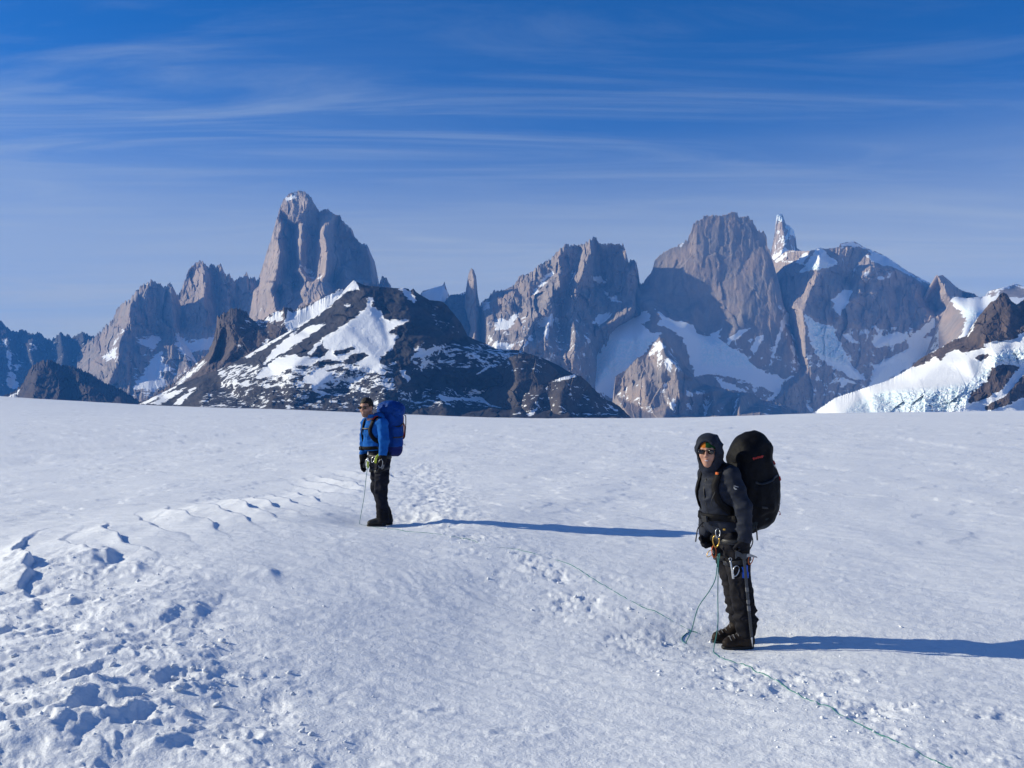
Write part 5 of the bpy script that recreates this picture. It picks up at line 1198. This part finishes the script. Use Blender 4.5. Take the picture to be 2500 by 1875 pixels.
def carabiner(loc, c, ax1, ax2, mat, label, size=1.0, name='carabiner', group=None):
    """D-shaped ring in the plane of ax1 (long) and ax2"""
    a1, a2 = unit(ax1), unit(ax2); pts = []
    for t in np.linspace(0, 2 * math.pi, 20, endpoint=False):
        pts.append(a1 * (.048 * math.cos(t)) * size + a2 * (.026 * math.sin(t) * (1 + .18 * math.cos(t))) * size)
    r = thing(name, loc + Vector(c), label, 'carabiner')
    if group: r['group'] = group
    n = len(pts)
    tube('ring', pts[3:] + pts[:1], .0048 * size, mat, r, 7); tube('gate', pts[0:4], .0040 * size, M_STEEL, r, 7)
    return r

def near_gear():
    loc = P2L
    # ice axe hanging by the hand
    ia = thing('ice_axe', loc, 'long straight ice axe held upright beside the near climber, spike near the snow', 'ice axe')
    hd = V3(.028, -.165, .785); sp = V3(.115, -.105, .035)
    ax = unit(sp - hd); s = unit(np.cross(ax, (0, 1, 0)))
    yv = unit(np.cross(s, ax))
    sh = lambda p: (lambda q: rbox(q, (0, 0, .345), (.0075, .012, .335), .0065))(local(p, hd, (yv, s, ax)))
    solid('shaft', sh, np.minimum(hd, sp) - .03, np.maximum(hd, sp) + .03, .0034, M_DSTEEL, ia, sm=0)
    for z0, z1 in ((.255, .295), (.36, .395), (.41, .455)):
        g = lambda p, z0=z0, z1=z1: rbox(local(p, hd, (yv, s, ax)), (0, 0, (z0 + z1) / 2), (.0088, .0134, (z1 - z0) / 2), .006)
        solid('tape', g, np.minimum(hd + ax * z0, hd + ax * z1) - .03, np.maximum(hd + ax * z0, hd + ax * z1) + .03, .0034, M_GREY, ia, sm=0)
    W_ = lambda a, b: hd + V3(1, 0, 0) * a + V3(0, 0, 1) * b
    def plate(name, outl, th, mat):
        n = len(outl); Vx = [W_(a, b) + V3(0, d, 0) for d in (-th, th) for a, b in outl]
        import bmesh
        bm = bmesh.new(); vs_ = [bm.verts.new(q) for q in Vx]
        bm.faces.new(vs_[:n]); bm.faces.new(vs_[n:][::-1])
        for i in range(n): bm.faces.new([vs_[(i + 1) % n], vs_[i], vs_[n + i], vs_[n + (i + 1) % n]])
        bmesh.ops.recalc_face_normals(bm, faces=bm.faces); me = bpy.data.meshes.new(name); bm.to_mesh(me); bm.free(); me.materials.append(mat); return add(name, me, ia)
    plate('pick', [(-.012, .018), (-.03, .03), (-.062, .045), (-.068, .020), (-.070, -.022), (-.064, -.02), (-.05, .0), (-.03, -.008), (-.012, -.012)], .005, M_DSTEEL)
    plate('adze', [(.012, .018), (.05, .020), (.08, .008), (.108, -.004), (.106, -.012), (.075, -.008), (.045, -.002), (.012, -.012)], .006, M_STEEL)
    block('head', hd, (V3(1, 0, 0), V3(0, 1, 0), V3(0, 0, 1)), (.022, .011, .022), M_DSTEEL, ia)
    spk = lambda p: cap(p, hd + ax * .675, hd + ax * .755, .0095, .002)
    solid('spike', spk, np.minimum(hd + ax * .675, hd + ax * .755) - .03, np.maximum(hd + ax * .675, hd + ax * .755) + .03, .003, M_SILVER, ia, sm=0)
    rebase(ia, tuple(hd + ax * .755))
    # things racked on the harness
    carabiner(loc, V3(-.165, -.03, .885), (0, 0, 1), (1, -.3, 0), M_GOLD, 'gold carabiner clipped above the orange cord at the near climber\'s waist')
    carabiner(loc, V3(-.205, .02, .775), (.5, 0, .6), (.6, -.4, -.5), M_GOLD, 'gold carabiner in the lowered glove of the near climber', .7)
    carabiner(loc, V3(.10, -.10, .745), (.2, 0, 1), (1, .2, 0), M_ORANGE, 'orange carabiner behind the blue device on the near climber\'s thigh', .8)
    carabiner(loc, V3(-.15, -.03, .95), (0, 0, 1), (1, .3, 0), M_SILVER, 'silver carabiner hanging below the hip belt buckle of the near climber', .8)
    oc = thing('cord_coil', loc, 'orange accessory cord coiled at the near climber\'s waist', 'cord')
    pts = []
    for t in np.linspace(0, 5 * 2 * math.pi, 80): pts.append(V3(-.182 + .018 * math.cos(t), -.025 + .014 * math.sin(t) * .6 - .0008 * t * .3, .80 + .045 * math.sin(t) + .004 * math.sin(t * .37)))
    tube('coil', pts, .0035, M_ORANGE, oc, 6); rebase(oc, (-.182, -.03, .755))
    bd = thing('belay_device', loc, 'bright blue metal device hanging on the near climber\'s thigh', 'belay device')
    b1 = lambda p: smin(rbox(p, (.048, -.135, .63), (.026, .014, .028), .01), rbox(p, (.050, -.135, .685), (.018, .012, .026), .01), .01)
    solid('body', b1, (0, -.18, .58), (.10, -.09, .73), .004, M_BLUEM, bd, sm=1); block('lever', V3(.030, -.15, .665), (V3(1, 0, .3), V3(0, 1, 0), V3(-.3, 0, 1)), (.006, .004, .03), M_BLUEM, bd); rebase(bd, (.048, -.135, .60))
    nt_ = thing('nut_tool', loc, 'flat grey metal nut tool hanging at the front of the near climber\'s thigh', 'tool')
    tube('blade', spline([V3(-.068, -.115, .74), V3(-.060, -.12, .69), V3(-.052, -.12, .64), V3(-.045, -.12, .595)], 5), np.linspace(.007, .011, 16), M_SILVER, nt_, 6); tube('eye', [V3(-.068 + .011 * math.cos(t), -.115, .752 + .012 * math.sin(t)) for t in np.linspace(0, 6.283, 12, endpoint=False)], .003, M_SILVER, nt_, 6, True); rebase(nt_, (-.045, -.12, .585))
    carabiner(loc, V3(-.028, -.135, .66), (.25, 0, 1), (1, 0, -.2), M_SILVER, 'silver carabiner beside the nut tool on the near climber\'s thigh', .9)
near_gear()

# ---- the far climber: blue jacket, blue pack
def far_climber():
    pr = pers('person', FEET[0][0], FEET[0][1], 'climber in bright blue jacket and black trousers standing further away')
    loc = pr.location.copy()
    tf = V3(-.72, -.69, 0); tl = V3(.69, -.72, 0); hf = unit(V3(-.36, -.93, -.10))
    hc = V3(-.178, -.01, 1.680); hfr = tuple(a / 1.07 for a in frame(hf))
    nk = V3(-.105, .04, 1.515)
    shL, shR = V3(.062, -.105, 1.46), V3(-.215, .19, 1.455)
    elL, wrL = V3(.095, -.155, 1.22), V3(.080, -.17, 1.01)
    elR, wrR = V3(-.24, .20, 1.22), V3(-.245, .13, 1.00)
    hipL, hipR = V3(.05, .0, .97), V3(-.055, .13, .97)
    knL, anL = V3(.030, -.01, .52), V3(.055, .0, .11)
    knR, anR = V3(-.045, .13, .54), V3(.075, .15, .11)
    ch, be, pv = V3(-.075, .05, 1.33), V3(-.07, .06, 1.16), V3(-.01, .065, .99)
    hd = head_sdf(hc, hfr, nk)
    def body(p):
        d = hd(p)
        d = smin(d, chain(p, [nk, ch, be, pv], [.062, .12, .11, .11]), .04)
        d = smin(d, chain(p, [nk, shL, elL, wrL], [.05, .05, .038, .03]), .02); d = smin(d, chain(p, [nk, shR, elR, wrR], [.05, .05, .038, .03]), .02)
        d = smin(d, chain(p, [pv, hipL, knL, anL], [.09, .08, .052, .036]), .03); d = smin(d, chain(p, [pv, hipR, knR, anR], [.09, .08, .052, .036]), .03)
        return d
    def stub(Vx):
        q = local(Vx.T, hc, hfr)
        a = np.clip((-.030 - q[2]) / .02, 0, 1) * np.clip((q[1] + .01) / .03, 0, 1) * np.clip((q[2] + .135) / .02, 0, 1)
        mouth = np.exp(-((q[0] / .022) ** 2 + ((q[2] + .062) / .009) ** 2)); cheek = np.clip(1 - np.abs(q[0]) / .03, 0, 1) * np.clip((q[2] + .052) / .01, 0, 1)
        return .62 * a * (1 - .9 * mouth) * (1 - .8 * cheek)
    solid('body', body, (-.34, -.24, .03), (.2, .32, 1.84), .0072, M_SKIN, pr, attrs={'stubble': stub, 'lips': lambda Vx: np.zeros(len(Vx))})
    def hair(p):
        q = local(p, hc, hfr)
        d = ell(q, (0, -.016, .032), (.085, .106, .108))
        line = np.where(q[1] > .045, .062 + .25 * (q[1] - .06), np.where(q[1] > .005, .020, -.055 - .2 * np.clip(-q[1], 0, .1)))
        return smax(d, line - q[2], .006)
    solid('hair', hair, hc - .16, hc + .18, .006, M_HAIR, pr, wr=wrinkle(.022, .004, (1, 1, 1), 77, False))
    glasses(hc, hfr, pr)
    ax = (tl, tf, V3(0, 0, 1))
    def torso(p):
        d = chain(p, [nk + V3(.01, .01, -.07), ch, be, pv + V3(-.02, 0, .13)], [.10, .145, .135, .120], .06)
        d = smin(d, ell(local(p, ch, ax), (0, 0, 0), (.19, .125, .19)), .05); d = smin(d, cap(p, shL, shR, .074, .07), .05)
        d = smin(d, ell(local(p, be + V3(0, 0, -.01), ax), (0, .02, 0), (.165, .125, .11)), .05)
        return d
    def sleeves(p): return np.minimum(chain(p, [shL, elL, wrL], [.078, .066, .052], .03), chain(p, [shR, elR, wrR], [.078, .066, .052], .03))
    def jacket(p):
        d = smin(torso(p), sleeves(p), .022)
        q = local(p, nk, frame(unit(hf * .3 + V3(0, 0, 1)), tuple(-hf)))
        collar = smax(cap(p, nk + V3(0, .0, -.05), nk + V3(-.03, -.02, .085), .082, .076), -cap(p, nk + V3(0, 0, -.05), nk + V3(-.045, -.03, .16), .066, .066), .006)
        d = smin(d, smax(collar, p[2] - (nk[2] + .065), .006), .012)
        hoodb = ell(p, nk + V3(.09, .06, .02), (.09, .11, .075)); d = smin(d, hoodb, .03)
        near = (np.sqrt((p[0] - wrL[0]) ** 2 + (p[1] - wrL[1]) ** 2) < .075) | (np.sqrt((p[0] - wrR[0]) ** 2 + (p[1] - wrR[1]) ** 2) < .075)
        d = smax(d, 1.075 - p[2] - .2 * near, .008)
        d = np.maximum(d, 1.0 - p[2])
        return np.maximum(d, -cap(p, nk + V3(0, 0, .0), nk + V3(-.045, -.03, .20), .060, .066))
    jk = solid('jacket', jacket, (-.35, -.27, .98), (.22, .34, 1.66), .0075, M_JBLUE, pr, wr=lambda p: wrinkle(.10, .009, (1, 1, 1.2), 3)(p) - .004 * np.sin(noise3(p[0] * 8, p[1] * 8, 0 * p[2], 4) * 8) * np.clip(1 - np.abs(p[2] - 1.17) / .1, 0, 1))
    band('zip', torso, [world((.0, .2, z), V3(ch[0], ch[1], 0), ax) for z in (1.46, 1.36, 1.25, 1.12)], .012, .006, M_WEB, jk, .002)
    def trousers(p):
        a = chain(p, [pv, hipL, knL, anL + V3(0, 0, .03)], [.130, .108, .082, .078], .04); b = chain(p, [pv, hipR, knR, anR + V3(0, 0, .03)], [.128, .106, .082, .076], .04)
        d = smin(smin(a, b, .02), cap(p, pv, pv + V3(-.035, 0, .12), .128, .122), .03)
        d = smin(d, rbox(p, (.105, -.02, .68), (.035, .055, .075), .02), .02)               # cargo pocket
        return smax(smax(d, p[2] - 1.13, .01), .20 - p[2], .01)
    solid('trousers', trousers, (-.22, -.17, .17), (.24, .32, 1.16), .0075, M_PANTS1, pr, wr=wrinkle(.09, .010, (1, 1, 1.3), 21))
    for heel, toe, ank, kn in ((V3(.105, .0, .0), V3(-.175, -.035, .0), anL + V3(0, 0, .07), knL), (V3(.180, .15, .0), V3(-.10, .13, .0), anR + V3(0, 0, .07), knR)):
        up, so = boot_sdf(heel, toe, ank)
        b = solid('boot', up, np.minimum(heel, toe) - V3(.08, .09, .01), np.maximum(heel, toe) + V3(.08, .09, .22), .0065, M_RUBBER, pr)
        solid('sole', so, np.minimum(heel, toe) - V3(.08, .09, .01), np.maximum(heel, toe) + V3(.08, .09, .04), .0055, M_RUBBER, b, sm=0)
        ga = lambda p, ank=ank, kn=kn: smax(smax(cap(p, ank + V3(.005, 0, -.09), ank + (kn - ank) * .35, .092, .086), p[2] - .245, .008), .045 - p[2], .01)
        solid('gaiter', ga, ank - V3(.13, .13, .17), ank + V3(.13, .13, .16), .0075, M_BLACK, pr, wr=wrinkle(.06, .005, (1, 1, 1.5), 33))
    for w, d, n, side, curl in ((wrL + V3(0, 0, -.02), V3(-.16, -.02, -1), V3(-.6, .5, 0), -1, .22), (wrR + V3(0, 0, -.02), V3(-.02, -.15, -1), V3(.7, -.5, 0), 1, .30)):
        hs = hand_sdf(w + V3(0, 0, -.045), d, n, side, curl, L=1.05)
        f = lambda p, hs=hs, w=w: smin(hs(p) - .004, cap(p, w + V3(0, 0, .005), w + V3(0, 0, -.06), .060, .046), .02)
        g = solid('glove', f, w - V3(.14, .14, .29), w + V3(.14, .14, .11), .005, M_BLACK, pr, wr=wrinkle(.03, .0015, seed=8))
        dn = unit(d); nn = unit(n - dn * (n @ dn)); s_ = np.cross(dn, nn) * side
        sg_ = -1 if nn[1] > 0 else 1; pal = w + V3(0, 0, -.045) + dn * .075 + nn * .012 * sg_
        solid('palm_patch', lambda p, pal=pal, fr=(s_, nn, dn), sg_=sg_: ell(local(p, pal, fr), (0, .002 * sg_, .0), (.030, .013, .055)), pal - .08, pal + .08, .005, M_GREY, g)
    # grey piping along the finger edges of the near glove is the glove's own edging
    hn = band('harness', trousers, [pv + V3(.2 * math.cos(a), .2 * math.sin(a), -.005) for a in np.linspace(0, 2 * math.pi, 12, endpoint=False)], .05, .010, M_WEB, pr, .008, closed=True)
    tL = lambda p: chain(p, [hipL, knL], [.108, .082], .04); tR = lambda p: chain(p, [hipR, knR], [.106, .082], .04)
    for t_, c_ in ((tL, hipL), (tR, hipR)):
        band('leg_loop', t_, [c_ + V3(.16 * math.cos(a), .16 * math.sin(a), -.17 + .03 * math.cos(a)) for a in np.linspace(0, 2 * math.pi, 10, endpoint=False)], .042, .009, M_WEB, hn, .010, closed=True)

    bk = thing('backpack', loc, 'tall bright blue rucksack on the back of the far climber in blue', 'backpack')
    bdir = unit(V3(.72, .69, 0)); up_ = unit(V3(.03, .03, 1)); ldir = unit(np.cross(up_, bdir)) * -1; fr = (bdir, ldir, up_)
    pc = V3(.135, .215, 1.355)
    def pack(p):
        q = local(p, pc, fr); t = np.clip(q[2] / .38, -1, 1); w = 1 - .14 * np.clip(-t - .4, 0, 1)
        d = rbox([q[0] / w, q[1] / w, q[2] + .03], (0, 0, 0), (.150, .155, .345), .085)
        d = smin(d, rbox(q, (.0, -.15, -.10), (.09, .03, .15), .028), .02); d = smin(d, rbox(q, (.0, .15, -.10), (.09, .03, .15), .028), .02)
        return smax(d, -(torso(p) - .004), .01)
    lidf = lambda p: (lambda q: smin(ell(q, (-.005, 0, .285), (.175, .185, .135)), rbox(q, (.02, 0, .30), (.15, .15, .09), .07), .05))(local(p, pc, fr))
    solid('pack_body', lambda p: smax(smax(pack(p), -(lidf(p) + .002), .006), -local(p, pc, fr)[2] - .235, .004), (-.16, -.13, 1.05), (.42, .54, 1.75), .0085, M_PBLUE, bk, wr=wrinkle(.10, .007, (1, 1, .9), 41))
    solid('base_panel', lambda p: smax(pack(p), local(p, pc, fr)[2] + .235, .004), (-.16, -.13, .95), (.42, .54, 1.16), .0085, M_PNAVY, bk, wr=wrinkle(.10, .005, (1, 1, 1), 42))
    lid = solid('lid', lidf, (-.18, -.16, 1.44), (.42, .56, 1.86), .0075, M_PBLUE, bk, wr=wrinkle(.075, .012, (1, 1, 1.5), 44))
    allp = lambda p: np.minimum(pack(p), lidf(p)); Q = lambda a, b, c: world((a, b, c), pc, fr)
    for z in (.08, -.10):
        for s in (-1, 1): band('compression_strap', allp, [Q(-.1, s * .2, z), Q(.0, s * .22, z), Q(.1, s * .2, z + .01), Q(.18, s * .08, z + .02)], .020, .004, M_WEB, bk, .006)
    band('haul_strap', allp, [Q(.14, .12, .20), Q(.18, .12, .12), Q(.18, .12, 0), Q(.17, .12, -.12)], .03, .006, M_RED, bk, .008)
    tube('side_loop', spline([Q(.145, .12, .22), Q(.165, .13, .20), Q(.172, .13, .10), Q(.168, .13, -.02), Q(.160, .13, -.10), Q(.14, .12, -.13)], 5), .007, M_WEB, bk, 6)
    tube('side_loop', spline([Q(.145, .115, .10), Q(.160, .12, .05), Q(.160, .12, -.05), Q(.145, .115, -.13)], 5), .008, M_RED, bk, 6)
    tube('pull_cord', spline([Q(.13, .11, -.20), Q(.16, .12, -.205), Q(.18, .125, -.225)], 5), .004, M_STEEL, bk, 6)
    fj = lambda p: smin(torso(p), sleeves(p), .022)
    C = lambda l, f, z: world((l, f, 0), V3(ch[0], ch[1], z), ax)
    for s in (1, -1):
        st = band('shoulder_strap', torso, [C(s * .10, -.14, 1.48), C(s * .105, -.05, 1.56), C(s * .105, .06, 1.55), C(s * .115, .16, 1.44), C(s * .125, .18, 1.34), C(s * .15, .13, 1.25), C(s * .18, .02, 1.19)], .060, .018, M_PBLK, bk, .014, n=6)
        if s == 1: band('strap_pad', torso, [C(.105, .02, 1.57), C(.108, .07, 1.55), C(.11, .11, 1.52)], .035, .006, M_RED, st, .028)
    band('sternum_strap', torso, [C(.115, .17, 1.40), C(.05, .2, 1.395), C(-.05, .2, 1.395), C(-.115, .17, 1.40)], .020, .006, M_WEB, bk, .020)
    band('hip_belt', fj, [world((.23 * math.cos(a), .20 * math.sin(a), 0), V3(be[0] + .02, be[1], 1.095), ax) for a in np.linspace(-.9, math.pi + .9, 12)], .055, .013, M_PBLK, bk, .006)
    rebase(bk, (.135, .215, .985))
    # racked gear
    carabiner(loc, V3(-.155, -.075, .90), (0.1, 0, 1), (1, -.4, 0), M_SILVER, 'silver carabiner at the front of the far climber\'s harness', 1.15)
    carabiner(loc, V3(-.065, -.13, .95), (.3, 0, 1), (1, -.4, 0), M_SILVER, 'silver carabiner in the middle of the far climber\'s harness', .9)
    carabiner(loc, V3(.055, -.215, .90), (.1, 0, 1), (1, -.3, .1), M_STEEL, 'grey steel carabiner beside the far climber\'s left glove', 1.2)
    sl = thing('sling', loc, 'lime yellow sling hanging beside the far climber\'s left glove', 'sling')
    tube('loop', spline([V3(.02, -.15, 1.03), V3(-.015, -.165, .99), V3(-.03, -.165, .92), V3(-.015, -.17, .91), V3(-.005, -.17, .97), V3(.025, -.16, 1.02)], 5), .008, M_LIME, sl, 6); rebase(sl, (-.02, -.167, .905))
    sl = thing('sling', loc, 'small yellow sling at the tie-in point of the far climber', 'sling')
    tube('loop', spline([V3(-.145, -.09, .93), V3(-.150, -.10, .88), V3(-.142, -.10, .83), V3(-.132, -.10, .85), V3(-.135, -.095, .92)], 5), .008, M_LIME, sl, 6); rebase(sl, (-.142, -.10, .825))
    return pr, loc
P1, P1L = far_climber()

# ------------------------------------------------------------------ rope
def on_ground(px, py, lift=.004):
    z = -.1
    for _ in range(6):
        x, y = px_ground(px, py, z); z = float(ground(np.array([x]), np.array([y]))[0])
    return V3(x, y, z + lift)
def near_pt(loc, a): return np.array(loc) + np.asarray(a, float)
def gpath(pix, n=14, lift=.0015):
    pts = spline([on_ground(a, b) for a, b in pix], n)
    pts[:, 2] = ground(pts[:, 0], pts[:, 1]) + lift - .006 * np.clip(noise2(pts[:, 0] * 2.1, pts[:, 1] * 2.1, 3) + .15, 0, 1)
    return pts
def rope():
    g1 = gpath([(878, 1280), (920, 1288), (985, 1296), (1075, 1306), (1150, 1318), (1190, 1333), (1250, 1340), (1320, 1356), (1390, 1377), (1440, 1408), (1490, 1438), (1560, 1478), (1610, 1500), (1650, 1520), (1680, 1536), (1700, 1545), (1715, 1552), (1712, 1549), (1690, 1542), (1672, 1550), (1665, 1562), (1672, 1570), (1675, 1571)], 12)
    a = near_pt(P1L, (-.140, -.105, .86)); h1 = spline([a, near_pt(P1L, (-.162, -.11, .72)), near_pt(P1L, (-.19, -.11, .45)), near_pt(P1L, (-.235, -.10, .2)), g1[0] + V3(0, 0, .03)], 8)
    b = near_pt(P2L, (-.150, -.05, .79)); dn = near_pt(P2L, (-.160, -.05, .70))
    h2 = spline([g1[-1] + V3(0, 0, .01), near_pt(P2L, (-.365, -.03, .16)), near_pt(P2L, (-.315, -.04, .34)), near_pt(P2L, (-.225, -.05, .48)), near_pt(P2L, (-.175, -.05, .58)), dn, b], 8)
    g2 = gpath([(1742, 1592), (1765, 1607), (1820, 1625), (1880, 1655), (1950, 1695), (2040, 1738), (2110, 1775), (2180, 1808), (2245, 1838), (2310, 1872), (2380, 1915), (2460, 1975)], 12)
    h3 = spline([b + V3(.012, -.004, 0), near_pt(P2L, (-.152, -.055, .68)), near_pt(P2L, (-.156, -.055, .45)), near_pt(P2L, (-.158, -.06, .2)), g2[0] + V3(0, 0, .02)], 8)
    pts = np.vstack([h1[:-1], g1, h2[:-1], h3[:-1], g2])
    r = tube('climbing_rope', pts, .0040, M_ROPE, None, 7, label='thin teal climbing rope linking both climbers and trailing to the lower right corner', category='rope')
rope()

# ------------------------------------------------------------------ loose snow crumbs on the broken snow
def crumbs():
    rg = np.random.default_rng(5)
    phi = (1 + 5 ** .5) / 2
    ico = np.array([(-1, phi, 0), (1, phi, 0), (-1, -phi, 0), (1, -phi, 0), (0, -1, phi), (0, 1, phi), (0, -1, -phi), (0, 1, -phi), (phi, 0, -1), (phi, 0, 1), (-phi, 0, -1), (-phi, 0, 1)]) / 1.9
    tri = np.array([(0, 11, 5), (0, 5, 1), (0, 1, 7), (0, 7, 10), (0, 10, 11), (1, 5, 9), (5, 11, 4), (11, 10, 2), (10, 7, 6), (7, 1, 8), (3, 9, 4), (3, 4, 2), (3, 2, 6), (3, 6, 8), (3, 8, 9), (4, 9, 5), (2, 4, 11), (6, 2, 10), (8, 6, 7), (9, 8, 1)])
    xs, ys, rr = [], [], []
    def put(px, py, r):
        x, y = px_ground(px, py, -.1); xs.append(x); ys.append(y); rr.append(r)
    for i in range(380):
        py = 1400 + 520 * rg.random() ** .8; px = rg.uniform(-120, 260 + (py - 1350) * 1.25) + rg.normal(0, 60)
        put(px, py, min(.003 + rg.exponential(.0045), .028))
    for i in range(380):
        t = rg.random(); put(960 + 1300 * t + rg.normal(0, 70 + 60 * t), 1290 + 560 * t ** 1.25 + rg.normal(0, 18 + 26 * t), min(.003 + rg.exponential(.0032), .018))
    for i in range(90): put(rg.uniform(0, 2500), rg.uniform(1280, 1880), min(.003 + rg.exponential(.003), .014))
    xs, ys, rr = map(np.array, (xs, ys, rr)); zs = ground(xs, ys)
    n = len(xs); Vx = ico[None] * (1 + .35 * rg.normal(size=(n, 12, 1))) * rr[:, None, None] * np.array([1.15, 1, .8]) 
    a = rg.uniform(0, 6.28, n); c, s = np.cos(a)[:, None], np.sin(a)[:, None]
    X = Vx[..., 0] * c - Vx[..., 1] * s + xs[:, None]; Y = Vx[..., 0] * s + Vx[..., 1] * c + ys[:, None]; Z = Vx[..., 2] + (zs + rr * .30)[:, None]
    Fq = (tri[None] + 12 * np.arange(n)[:, None, None]).reshape(-1, 3)
    add('snow_crumbs', mesh_np('snow_crumbs', np.stack([X, Y, Z], -1).reshape(-1, 3), Fq, (M_SNOW,), True), kind='stuff', label='loose crumbs of snow scattered over the trodden crust')
crumbs()
